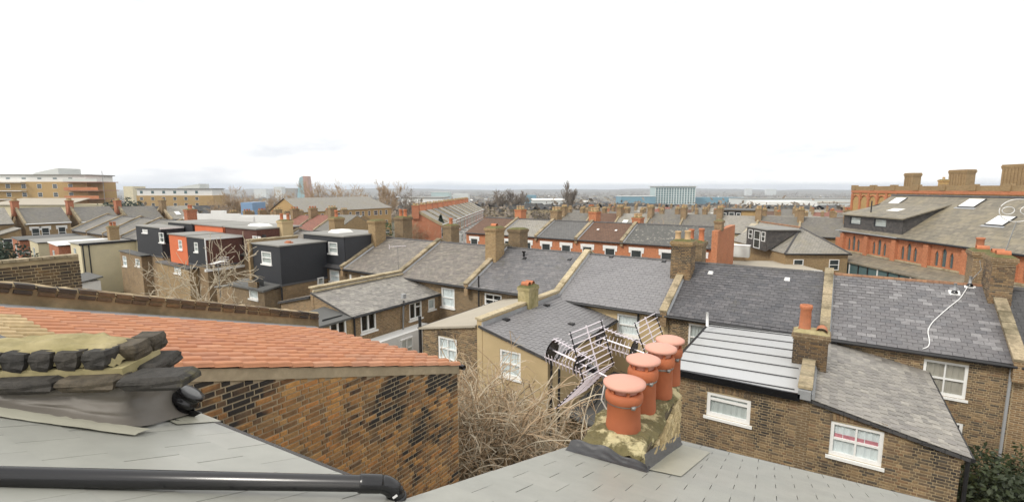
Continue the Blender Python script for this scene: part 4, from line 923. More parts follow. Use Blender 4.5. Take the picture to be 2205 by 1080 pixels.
q = MB(); q.hexa(((-32.5,23.2,8.2),(-31.2,23.2,8.2),(-31.2,24.6,8.2),(-32.5,24.6,8.2)), ((-32.3,23.4,8.42),(-31.4,23.4,8.42),(-31.4,24.4,8.42),(-32.3,24.4,8.42))); q.build('roof_light', 'white_membrane', hL)
p = P(622, 522, z=7.78); q = MB(); q.box(p.x-.3, p.x+.3, p.y-.15, p.y+.15, 7.75, 7.83); q.box(p.x-.2, p.x+.15, p.y-.1, p.y+.1, 7.831, 7.9); q.build('loose_bricks', 'clay_pot_old', hL)
so2 = px_op((534, 604, 556, 646), y=17.3)
wall(hL, 'wall', 'brick_stock_dark', (0, 17.3, 0), X_, -Y_, -35.6, -31.4, 0, 4.75, [so2]); window(hL, (0, 17.3, 0), X_, -Y_, *so2, style=SA, inside='curtain_pale')
wall(hL, 'wall', 'brick_stock_dark', (-31.4, 0, 0), Y_, X_, 17.3, 18.4, 0, 4.75)
MB().hexa(((-35.8,17.1,4.72),(-31.2,17.1,4.72),(-31.2,18.38,4.92),(-35.8,18.38,4.92)), ((-35.8,17.1,4.84),(-31.2,17.1,4.84),(-31.2,18.38,5.04),(-35.8,18.38,5.04))).build('extension_roof', 'felt_dark', hL)
MB().tube([(-31.0, 18.3, 4.9), (-31.0, 18.3, .2)], .06, 8).build('downpipe', 'black_iron', hL)
os_ = px_op((683, 598, 697, 612), x=-31.08); window(hL, (-31.1, 0, 0), Y_, X_, *os_, style='plain', inside='curtain', depth=-.03)
hK = row_house(-40.45, -34.7, 'terraced house between charcoal and maroon dormers with cream stack', 'slate_brown', 'brick_stock_dark', [])
wing(hK, -34.9, -38.3, 17.5, 4.9, 4.3, None, 'brick_stock', roofm='felt_grey', par=False)
chimney(hK, -40.5, 24.6, 6.9, 8.75, .8, 1.0, 'render_buff', [(-.15,-.2,1.2), (.2,.2,1.2)], 'clay_pot_old')
chimney(hK, -36.5, 27.0, 6.9, 9.0, .8, 1.0, 'brick_stock_pale', [(0,0,1.3)], 'clay_pot_old')
oJp = px_op((417, 521, 427, 543), y=19.0); oJd = px_op((543, 507, 562, 520), y=22.1)
hJ = row_house(-46.2, -40.45, 'terraced house with maroon clad box wing edged in white fascia', 'slate_brown', 'brick_stock', [], sl=False)
dormer(hJ, -45.9, -40.6, 'brick_maroon', wins=[(oJd, 'casement3')]); pod(hJ, -46.15, -42.9, 19.0, 5.2, 7.45, 'charcoal_dark', 'brick_maroon', [(oJp, SA)], fascia='white_plastic')
MB().box(-42.95, -42.75, 18.8, 22, 4.75, 4.95).build('fascia', 'white_plastic', hJ); MB().tube([(-42.8, 18.95, 7.45), (-42.8, 18.95, 4.9)], .05, 8).build('downpipe', 'white_plastic', hJ)
wing(hJ, -50.8, -44.6, 18.3, 5.05, 4.95, None, 'brick_stock_pale', [(px_op((374, 570, 390, 590), y=18.3), SA, 'curtain_pale')], roofm='felt_dark', par=False, y1=18.98)
q = MB(); q.hexa(((-44.6,23.4,8.2),(-42.4,23.4,8.2),(-42.4,24.6,8.2),(-44.6,24.6,8.2)), ((-44.3,23.6,8.4),(-42.7,23.6,8.4),(-42.7,24.4,8.4),(-44.3,24.4,8.4))); q.build('roof_light', 'white_membrane', hJ)
oIp = px_op((383, 516, 393, 538), y=19.0)
hI = row_house(-52.0, -46.2, 'terraced house with orange-red rendered box wing and dormer', 'slate_brown', 'brick_stock', [], sl=False)
dormer(hI, -51.8, -46.3, 'render_orange'); pod(hI, -49.6, -46.22, 19.0, 5.0, 7.5, 'render_orange', 'render_orange', [(oIp, SA)])
oHp = px_op((341, 500, 354, 523), y=20.0); oHp2 = px_op((306, 493, 318, 502), y=20.0)
hH = row_house(-57.8, -52.0, 'terraced house with black clad box wing over a brown brick extension', 'slate_brown', 'brick_stock', [], sl=False)
dormer(hH, -57.6, -52.2, 'charcoal_dark', wins=[(px_op((424, 492, 442, 502), y=22.1), 'casement3')]); pod(hH, -59.8, -53.9, 20.0, 5.0, 7.75, 'charcoal_dark', 'charcoal_dark', [(oHp, SA), (oHp2, SA)], fascia='white_plastic')
wing(hH, -62.2, -56.8, 19.2, 5.15, 5.0, None, 'brick_stock', [(px_op((263, 550, 274, 574), y=19.2), SA, 'curtain_pale'), (px_op((290, 556, 302, 574), y=19.2), SA, 'curtain')], roofm='felt_dark', par=False, y1=20.0)
hG = row_house(-63.6, -57.8, 'terraced house with plain slate roof behind the cream rendered wing', 'slate_brown', 'brick_stock', [], sl=False)
hF = row_house(-69.4, -63.6, 'terraced house with tall blank cream rendered wing and flat roof', 'slate_brown', 'render_cream', [], sl=False)
zc = 5.68
wall(hF, 'wall', 'render_cream', (-66.2, 0, 0), Y_, X_, 17.1, 22, 0, zc); wall(hF, 'wall', 'render_cream', (0, 17.1, 0), X_, -Y_, -69.4, -66.2, 0, zc, [(-68.6, -67.7, 3.2, 5.2)]); window(hF, (0, 17.1, 0), X_, -Y_, -68.6, -67.7, 3.2, 5.2, style='sash', inside='curtain')
MB().box(-69.5, -66.1, 16.95, 22, zc + .002, zc + .1).build('wing_roof', 'felt_grey', hF); MB().box(-66.095, -66.05, 16.95, 22, zc - .12, zc + .12).build('gutter', 'black_iron', hF)
for yy in (17.25, 17.75): MB().tube([(-66.08, yy, zc - .1), (-66.08, yy, .2)], .06, 8).build('downpipe', 'black_iron', hF)
MB().box(-65.2, -61.0, 15.2, 17.0, 0, 2.4).build('shed', 'render_white', hF); MB().hexa(((-65.4,14.9,2.3),(-60.8,14.9,2.3),(-60.8,17.2,2.7),(-65.4,17.2,2.7)), ((-65.4,14.9,2.42),(-60.8,14.9,2.42),(-60.8,17.2,2.82),(-65.4,17.2,2.82))).build('shed_roof', 'felt_dark', hF)
chimney(hF, -67.8, 20.5, 5.2, 7.3, .7, .9, 'brick_stock_pale', [(-.12,-.1,1), (.12,.15,1)], 'clay_pot_old')
for i, (m1, m2, lab) in enumerate((('brick_red', 'white_membrane', 'terraced house with pinkish brick wing under pale corrugated roof'), ('render_cream', 'felt_grey', 'terraced house with narrow cream rendered wing past the brick wings'), ('brick_red', 'felt_dark', 'terraced house with red brick wing at the far end of the facing row'))):
    x1 = -69.4 - i * 5.8; hh = row_house(x1 - 5.8, x1, lab, 'slate_brown', 'brick_stock', [], sl=False)
    wing(hh, x1 - 5.6, x1 - 2.2, 16.6 - .4*i, 5.5, 5.3, None, m1, [((x1-4.6, x1-3.8, 3, 4.6), SA, 'curtain')], roofm=m2, par=False)
chimney(hG, -60.5, 25.5, 7, 9.2, .8, 1.0, 'brick_red', [(-.2,0,1), (.2,0,1)], 'clay_pot_old')
hS = row_house(5.42, 11.3, 'terraced house past the brick stack at the near end', 'slate_dark', 'brick_stock', [], sl=False, cop=None)
aerial(tuple(P(60, 600, y=15.0)), math.radians(20), 'silver TV aerial on a white pole before the cream wing', 1.6, 3.1, m='white_plastic')
aerial(tuple(P(475, 640, y=14.5)), math.radians(-50), 'silver TV aerial rising among the pale bare branches', 1.5, 2.2, m='white_plastic')
sd = thing('satellite_dish', 'grey satellite dish fixed to the maroon wing wall', 'satellite dish', (-36.0, 19.5, 4.9))
MB().lathe((-36, 19.5, 5.9), [(.0, -.12), (.3, -.08), (.5, 0), (.51, .01), (.3, -.06), (0, -.1)], 20, ax=(.8, -.8, .4)).build('dish', 'grey_plastic', sd, smooth=True); MB().tube([(-36, 19.5, 5.8), (-36.05, 19.6, 4.9)], .03, 6).build('bracket', 'galvanised', sd)
# ------------------------------------------------------------------ second row across the street: orange brick fronts, white lintels
def simple_win(parent, o, ud, nd, u0, u1, z0, z1, fm='white_paint', gm='pane_dark', lintel=False, sash=True):
    """a window of a house farther off: frame proud of the wall, pane set inside"""
    o, ud, nd = V(o), V(ud), V(nd); b = MB(); f = .07
    def bx(a, c, e, g, d, bb):
        p = o + ud*a + Z_*e
        bb.obox(p, ud, nd, Z_, c-a, d, g-e) if ud.cross(nd).z > 0 else bb.obox(p + nd*d, ud, -nd, Z_, c-a, d, g-e)
    for q in ((u0, u0+f, z0, z1), (u1-f, u1, z0, z1), (u0+f, u1-f, z0, z0+f), (u0+f, u1-f, z1-f, z1)) + (((u0+f, u1-f, (z0+z1)/2-.03, (z0+z1)/2+.03),) if sash else ()): bx(*q, .05, b)
    if lintel: bx(u0-.22, u1+.22, z1+.01, z1+.24, .06, b); bx(u0-.2, u0-.02, z1-.32, z1+.009, .055, b); bx(u1+.02, u1+.2, z1-.32, z1+.009, .055, b); bx(u0-.1, u1+.1, z0-.1, z0-.005, .1, b)
    w_ = b.build('window', fm, parent); g_ = MB(); bx(u0+f, u1-f, z0+f, z1-f, .012, g_); g_.build('pane', gm, w_); return w_
Y2, ZV2, YR2, ZR2 = 46.0, 6.25, 49.9, 7.85
XB = [-37.2, -32.2, -27.2, -22.3, -17.3, -8.4]
ROW2 = (('far_tile_brown', 'terraced house with brown tile roof at the corner across the street'), ('far_slate_pale', 'terraced house with pale lichened slates across the street'), ('far_tile_grey', 'terraced house with charcoal interlocking tiles across the street'), ('far_tile_brown', 'terraced house with red-brown tiles and two vents across the street'), ('lichen_speckled', 'terraced house with white-flecked dark roof across the street'))
for i, (rm, lab) in enumerate(ROW2):
    x0, x1 = XB[i], XB[i+1]; h = thing('terraced_house', lab, 'house', ((x0+x1)/2, 50, 0), 0, 'orange brick houses across the street')
    b = MB(); b.poly((x0,Y2,0),(x1,Y2,0),(x1,Y2,ZV2-.05),(x0,Y2,ZV2-.05)); b.poly((x1,Y2+7.8,0),(x0,Y2+7.8,0),(x0,Y2+7.8,ZV2),(x1,Y2+7.8,ZV2))
    b.poly((x1,Y2,0),(x1,Y2+7.8,0),(x1,Y2+7.8,ZV2),(x1,YR2,ZR2),(x1,Y2,ZV2-.05)); b.poly((x0,Y2+7.8,0),(x0,Y2,0),(x0,Y2,ZV2-.05),(x0,YR2,ZR2),(x0,Y2+7.8,ZV2)); b.build('wall', 'brick_orange', h)
    b = MB(); b.hexa(((x0,Y2-.2,ZV2-.08),(x1,Y2-.2,ZV2-.08),(x1,YR2,ZR2-.08),(x0,YR2,ZR2-.08)), ((x0,Y2-.2,ZV2),(x1,Y2-.2,ZV2),(x1,YR2,ZR2),(x0,YR2,ZR2)))
    b.hexa(((x0,YR2+.001,ZR2-.08),(x1,YR2+.001,ZR2-.08),(x1,Y2+8,ZV2-.08),(x0,Y2+8,ZV2-.08)), ((x0,YR2+.001,ZR2),(x1,YR2+.001,ZR2),(x1,Y2+8,ZV2),(x0,Y2+8,ZV2))); r = b.build('roof', rm, h)
    ridge(r, 'ridge_tile', (x0+.1,YR2,ZR2), (x1-.1,YR2,ZR2), .1, 12)
    gutter(h, (x0,Y2-.25,ZV2-.06), (x1,Y2-.25,ZV2-.06), .07)
    if i:
        b = MB(); b.hexa(((x0-.14,Y2-.25,ZV2-.4),(x0+.14,Y2-.25,ZV2-.4),(x0+.14,YR2,ZR2-.1),(x0-.14,YR2,ZR2-.1)), ((x0-.14,Y2-.25,ZV2+.14),(x0+.14,Y2-.25,ZV2+.14),(x0+.14,YR2,ZR2+.18),(x0-.14,YR2,ZR2+.18))); pw = b.build('party_wall', 'brick_stock', h); coping(pw, 'coping', (x0,Y2-.28,ZV2+.145), (x0,YR2,ZR2+.185), .34, .09, 6)
        MB().hexa(((x0+.142,Y2-.2,ZV2+.02),(x0+.26,Y2-.2,ZV2+.02),(x0+.26,YR2,ZR2+.02),(x0+.142,YR2,ZR2+.02)), ((x0+.142,Y2-.2,ZV2+.1),(x0+.2,Y2-.2,ZV2+.06),(x0+.2,YR2,ZR2+.06),(x0+.142,YR2,ZR2+.1))).build('flashing', 'lead_pale', pw)
    n = 2 if x1 - x0 < 6 else 3
    for k in range(n):
        c = x0 + (x1-x0)*(k+.5)/n; simple_win(h, (0,Y2,0), X_, -Y_, c-.55, c+.55, 3.9, 5.6, lintel=True)
    if i in (1, 2, 3, 4): chimney(h, x0, YR2+.6, 7.0, 9.0 if i < 4 else 8.5, .9, 1.2, 'brick_orange' if i != 2 else 'brick_stock', [(-.2,-.3,.8),(.2,-.3,.8),(-.2,.3,.8),(.2,.3,.8)], 'buff_pot')
    if i == 3:
        for xx in (-20.6, -18.6): vent_tile(h, (xx, 47.6, ZV2 + 1.0), 'white_plastic')
    if i == 4:
        MB().box(-8.7, -8.2, 44.9, 53.6, 0, 7.9).build('gable_wall', 'brick_orange', h); chimney(h, -8.45, 46.6, 7.8, 8.7, .62, 1.1, 'brick_stock', [])
# ------------------------------------------------------------------ church hall: lancet windows, big slate roof, skylights, shed dormer
ea, eb = P(1817, 496, z=7.0), P(2205, 547, z=7.0); du = (eb - ea).normalized(); rot = math.atan2(du.y, du.x)
CH = thing('church_hall', 'red brick church hall with lancet windows and long buff slate roof', 'hall', (ea.x, ea.y, 0), rot, local=True)
Lc = 34.0; OFF_R = 5.2; ZE_, ZRc = 7.0, 10.82                        # local: x along the wall, y away from us
grp = []; 
for k in range(9):
    c = 1.75 + k * 3.7
    for dx, ww, hh in ((-.72, .36, 1.45), (0, .46, 1.75), (.72, .36, 1.45)): grp.append((c + dx, ww, hh))
ops = [(c-ww/2, c+ww/2, 5.05, 5.05+hh-.15) for c, ww, hh in grp]
wall(CH, 'wall', 'brick_orange', (0,0,0), X_, -Y_, 0, Lc, 0, ZE_, ops)
for c, ww, hh in grp:
    b = MB(); z0 = 5.05; zt = z0 + hh - .15
    g = MB(); g.poly(*[(c+x, .12, z) for x, z in ((-ww/2-.05,z0-.05),(ww/2+.05,z0-.05),(ww/2+.05,zt+.05),(-ww/2-.05,zt+.05))])
    b.tube([(c, .09, z0), (c, .09, zt)], .02, 4)
    for q in range(1, 4): b.tube([(c-ww/2, .09, z0+(zt-z0)*q/4), (c+ww/2, .09, z0+(zt-z0)*q/4)], .015, 4)
    wo = b.build('window', 'lead', CH); g.build('pane', 'aqua_dark', wo)
    s = MB()                                                       # pointed brick head: two spandrels closing the top of the opening
    for sg in (-1, 1): s.prism([(c+sg*ww/2, -.004, zt-.35), (c+sg*ww/2, -.004, zt+.02), (c, -.004, zt+.02), (c+sg*ww*.12, -.004, zt-.06), (c+sg*ww*.33, -.004, zt-.18)], (0, .09, 0))
    s.build('arch', 'brick_orange', wo)
for k in range(10): MB().box(-.1 + k*3.7, .42 + k*3.7, -.28, -.003, 0, 6.75).build('buttress', 'brick_orange', CH)
MB().box(-.05, Lc, -.12, -.005, 6.76, 6.92).build('string_course', 'brick_orange', CH)
MB().box(-.1, Lc, -.2, -.006, 4.82, 4.95).build('sill_band', 'coping_pale', CH)
b = MB(); sk = (ZRc-ZE_)/(OFF_R+.3)
b.hexa(((-.5,-.3,ZE_-.1),(Lc,-.3,ZE_-.1),(Lc,OFF_R,ZRc-.1),(-.5,OFF_R,ZRc-.1)), ((-.5,-.3,ZE_),(Lc,-.3,ZE_),(Lc,OFF_R,ZRc),(-.5,OFF_R,ZRc)))
b.poly((-.5,OFF_R+.002,ZRc),(Lc,OFF_R+.002,ZRc),(Lc,2*OFF_R+.3,ZE_),(-.5,2*OFF_R+.3,ZE_))
croof = b.build('roof', 'church_slate', CH)
ridge(croof, 'ridge_tile', (-.5,OFF_R,ZRc), (Lc,OFF_R,ZRc), .12, 40); gutter(CH, (-.1,-.36,ZE_-.05), (Lc,-.36,ZE_-.05), .09)
MB().poly((0,2*OFF_R,0),(0,0,0),(0,0,ZE_),(0,OFF_R,ZRc-.15),(0,2*OFF_R,ZE_)).build('wall', 'brick_orange', CH)
cl = Matrix.Rotation(-rot, 4, 'Z')
def chl(px, py):                                                   # photo point -> local point on the hall's roof slope
    o = cl @ (CAM - V((ea.x, ea.y, 0))); d = cl @ ray(px, py); t = (ZE_ + sk*(o.y+.3) - o.z) / (d.z - sk*d.y); return o + d*t
vC = V((0, 1, sk)).normalized(); nC = V((0, -sk, 1)).normalized()
for (a, w_, hh) in (((1933, 433), 1.5, 1.1), ((2093, 438), 1.6, 1.25), ((2155, 476), 1.5, 1.25)):
    p = chl(*a); skylight(croof, p, X_, vC, nC, w_, hh, 'white_membrane'); MB().obox(p - X_*(w_/2+.2) - vC*(hh/2+.22), X_, vC, nC, w_+.4, .2, .03).build('flashing', 'lead_pale', croof)
# shed dormer, slate hung, two windows
x0, x1, yd, zd0, zd1 = -.35, 8.0, .15, 7.05, 8.75; yb = (10.05-ZE_)/sk - .3
dw = [(.6, 2.3, 7.75, 8.6), (4.2, 5.9, 7.75, 8.6)]
wall(CH, 'dormer_wall', 'hung_slate', (0,yd,0), X_, -Y_, x0, x1, zd0, zd1, dw)
for q in dw: window(CH, (0,yd,0), X_, -Y_, *q, style='plain', fm='charcoal_dark', inside='curtain', sill=False)
for xx in (x0, x1): MB().prism([(xx,yd,zd0-.1),(xx,yd,zd1),(xx,yb,10.0),(xx,yb-.3,9.85)], (-.05 if xx > 1 else .05,0,0)).build('dormer_cheek', 'hung_slate', CH)
b = MB(); b.hexa(((x0-.45,yd-.3,zd1-.06),(x1+.25,yd-.3,zd1-.06),(x1+.25,yb+.1,10.02),(x0+1.3,yb+.1,10.02)), ((x0-.45,yd-.3,zd1+.05),(x1+.25,yd-.3,zd1+.05),(x1+.25,yb+.1,10.12),(x0+1.3,yb+.1,10.12))); dr = b.build('dormer_roof', 'church_slate', CH)
vd_ = V((0, yb-yd+.4, 10.07-zd1)).normalized(); skylight(dr, V((4.4, yd+1.9, zd1+.62)), X_, vd_, X_.cross(vd_), 1.6, .9, 'white_membrane')
MB().box(x0-.3, x1+.1, -.5, .0, 6.96, 7.04).build('flashing', 'lead_pale', CH)
MB().tube([(2.6, .9, 9.0), (2.6, .9, 10.3)], .06, 8).build('vent_pipe', 'black_iron', CH)
# lean-to aisle below the windows
b = MB(); b.hexa(((-1.0,-2.0,4.05),(Lc,-2.0,4.05),(Lc,-.22,4.68),(-1.0,-.22,4.68)), ((-1.0,-2.0,4.17),(Lc,-2.0,4.17),(Lc,-.22,4.8),(-1.0,-.22,4.8))); b.build('aisle_roof', 'church_slate', CH)
MB().box(0, Lc, -1.9, -.3, 0, 2.4).build('aisle_wall', 'brick_stock', CH)
gl = MB().box(.2, Lc, -1.82, -1.78, 2.4, 4.04).build('aisle_glazing', 'aqua_dark', CH)
for k in range(26): MB().box(.2+k*1.3, .32+k*1.3, -1.88, -1.83, 2.4, 4.04).build('mullion', 'black_iron' if k % 3 else 'white_paint', gl)
b = MB(); b.box(-.8, .3, -.3, 4, 0, 6.2); b.build('buttress', 'brick_orange', CH)
# tall yellow block behind the hall with its parapet and great stacks
BK = thing('school_building', 'tall yellow and red brick block with blind arches behind the hall', 'building', (ea.x, ea.y, 0), rot, local=True)
yb_ = 11.2; zt = 11.85
MB().box(-15.9, Lc+6, yb_, yb_+10, 0, zt-.9).build('wall', 'brick_yellow', BK); MB().box(-16, Lc+6.1, yb_-.12, yb_+10.1, zt-.9, zt-.55).build('string_course', 'brick_orange', BK); MB().box(-15.95, Lc+6, yb_-.06, yb_+10, zt-.549, zt).build('parapet', 'brick_stock_pale', BK)
for k in range(15): MB().box(-16.0+k*3.6, -15.2+k*3.6, yb_-.16, yb_+.3, zt-.53, zt+.16).build('parapet_pier', 'brick_stock_pale', BK)
for k in range(10): MB().box(-15.9+k*1.6, -15.6+k*1.6, yb_-.16, yb_-.002, 5, zt-.95).build('pilaster', 'brick_orange', BK)
for k in range(9):
    c = -14.95 + k*1.6; b = MB(); b.tube([(c+.6*math.cos(a), yb_-.06, zt-1.75+.55*math.sin(a)) for a in [i*math.pi/8 for i in range(9)]], .09, 6); b.build('blind_arch', 'brick_orange', BK)
def bkl(px, t): return cl @ (P(px, 405, t=t) - V((ea.x, ea.y, 0)))
for px, t, lx, hz in ((1963, 72, 1.6, 2.0), (2068, 66, 2.7, 2.25), (2190, 58, 3.0, 2.6)):
    p = bkl(px, t); c = MB(); c.box(p.x-lx/2, p.x+lx/2, p.y-.6, p.y+.6, 9, zt+hz-.55); 
    for k in range(3): c.box(p.x-lx/2-.05*(2-abs(k-1)), p.x+lx/2+.05*(2-abs(k-1)), p.y-.6-.05*(2-abs(k-1)), p.y+.6+.05*(2-abs(k-1)), zt+hz-.549+.18*k, zt+hz-.55+.18*(k+1)-.001)
    cc = c.build('chimney', 'brick_stock_pale', BK)
    for k in range(int(lx/.42)): MB().box(p.x-lx/2+.1+k*.42, p.x-lx/2+.32+k*.42, p.y-.66, p.y-.601, 10.5, zt+hz-.56).build('stack_rib', 'brick_stock_pale', cc)
p = bkl(2030, 60); chimney(BK, p.x, p.y, 10.0, zt+.75, .7, .7, 'brick_yellow', [(0,0,.7)], 'buff_pot')
# round wire aerial above the near stack
oa = P(2190, 590, y=25.2); om = thing('ring_aerial', 'white ring shaped aerial above the brick stack before the hall', 'aerial', tuple(P(2150, 575, y=25.3)))
c0 = P(2192, 453, t=18.0)
for cc, rr in ((c0, .70), (c0 + RT*(-.36), .23), (c0 + RT*.36, .27)):
    MB().tube([cc + RT*rr*math.cos(a) + Z_*rr*.6*math.sin(a) for a in [i*math.pi/16 for i in range(33)]], .014, 6, cap=False).build('ring', 'white_plastic', om, smooth=True)
MB().tube([P(2150, 580, y=25.3), c0 - Z_*.42], .02, 6).build('mast', 'galvanised', om)
# ------------------------------------------------------------------ hipped house with roof terrace
hp = P(1690, 546, z=5.0); HH = thing('hipped_house', 'house with hipped grey slate roof and a slate-clad terrace dormer', 'house', (hp.x, hp.y, 0), rot + math.pi/2, local=True)
# local: x along the front (to the right), y away from us
Wd, Dp = 6.6, 13.0
MB().box(0.15, Wd-.15, .15, Dp, 0, 4.95).build('wall', 'brick_stock_pale', HH)
b = MB(); a1, a2 = (Wd/2, 3.3, 7.4), (Wd/2, Dp-1, 7.4)
b.poly((0,0,5),(Wd,0,5),a1); b.poly((Wd,0,5),(Wd,Dp,5),a2,a1); b.poly((0,Dp,5),(0,0,5),a1,a2); b.poly((Wd,Dp,5),(0,Dp,5),a2); b.poly((0,0,4.99),(0,Dp,4.99),(Wd,Dp,4.99),(Wd,0,4.99))
hr = b.build('roof', 'far_slate_pale', HH)
for q in ((0,0,5.02), (Wd,0,5.02)): MB().tube([q, (a1[0],a1[1],a1[2]+.02)], .1, 6).build('hip_tile', 'ridge_tile', hr)
ridge(hr, 'ridge_tile_red', a1, a2, .12, 20); gutter(HH, (-.05,-.08,4.95), (Wd+.05,-.08,4.95), .08)
for u in ((1.0, 2.0), (4.6, 5.6)): simple_win(HH, (0,.15,0), X_, -Y_, *u, 3.3, 4.4)
MB().prism([(-.6,2.6,4.9),(-.6,2.6,7.15),(2.9,2.6,7.15)], (0,.05,0)).build('dormer_cheek', 'hung_slate', HH)
b = MB().box(-.62, -.57, 2.6, 7.2, 4.9, 7.15).build('dormer_wall', 'hung_slate', HH)
for q in ((2.9, 3.7, 5.9, 6.95), (4.0, 5.4, 5.0, 6.95), (5.8, 6.7, 5.9, 6.95)): simple_win(HH, (-.62,0,0), Y_, -X_, *q)
MB().box(-.8, 3.1, 2.4, 7.4, 7.152, 7.26).build('dormer_roof', 'felt_grey', HH)
MB().box(-7.2, 1.4, -3.4, 2.4, 0, 3.75).build('extension_wall', 'brick_stock_pale', HH); MB().box(-7.4, 1.6, -3.6, 2.5, 3.752, 3.9).build('extension_roof', 'felt_buff', HH); MB().box(-7.4, 1.65, -3.66, -3.603, 3.6, 3.92).build('fascia', 'white_plastic', HH)
simple_win(HH, (0,-3.4,0), X_, -Y_, -.9, 1.0, 2.2, 3.4)
pl2 = thing('planter_box', 'pale boxed water tank on the flat roof terrace', 'tank', tuple(P(1595, 540, t=52))); c = P(1590, 534, t=52); MB().box(c.x-1.1, c.x+1.1, c.y-.5, c.y+.5, c.z-.9, c.z+.3).build('tank', 'pale_steel', pl2); MB().box(c.x-1.15, c.x+1.15, c.y-.55, c.y+.55, c.z+.302, c.z+.38).build('lid', 'white_plastic', pl2)
BH = thing('gabled_house', 'house with straw-coloured ribbed tile roof beside the terrace', 'house', (P(1610, 520, z=4.5).x, 66, 0))
q0, q1, q2, q3 = P(1562, 540, t=58), P(1655, 540, t=58), P(1690, 488, t=66), P(1618, 480, t=68)
b = MB(); b.poly(q0, q1, q2, q3); qb = [V((q.x+2.5, q.y+7, q0.z)) for q in (q2, q3)]; b.poly(q3, q2, qb[0], qb[1]); b.poly(q1, qb[0], q2); b.poly(q0, q3, qb[1]); b.build('roof', 'far_buff_tile', BH)
b = MB(); b.hexa([V((q.x, q.y, 0)) for q in (q0, q1, qb[0], qb[1])], [V((q.x, q.y, q0.z-.05)) for q in (q0, q1, qb[0], qb[1])]); b.build('wall', 'brick_stock', BH)
YD = thing('gabled_house', 'house with grey dormer front and tall yellow brick flank wall', 'house', (P(1590, 470, t=85).x, P(1590, 470, t=85).y, 0), math.radians(14), local=True)
MB().box(-3, 3, 0, 7, 0, 7.7).build('wall', 'brick_yellow', YD); MB().box(-3.05, .4, -.08, -.003, 5.3, 7.6).build('dormer_wall', 'charcoal_dark', YD); MB().box(-3.2, 3.2, -.3, 7.2, 7.702, 7.85).build('roof', 'felt_dark', YD)
for q in ((-2.8,-2.0,5.7,7.3), (-1.6,-.7,5.3,7.4), (-.4,.3,5.9,7.3)): simple_win(YD, (0,-.085,0), X_, -Y_, *q)
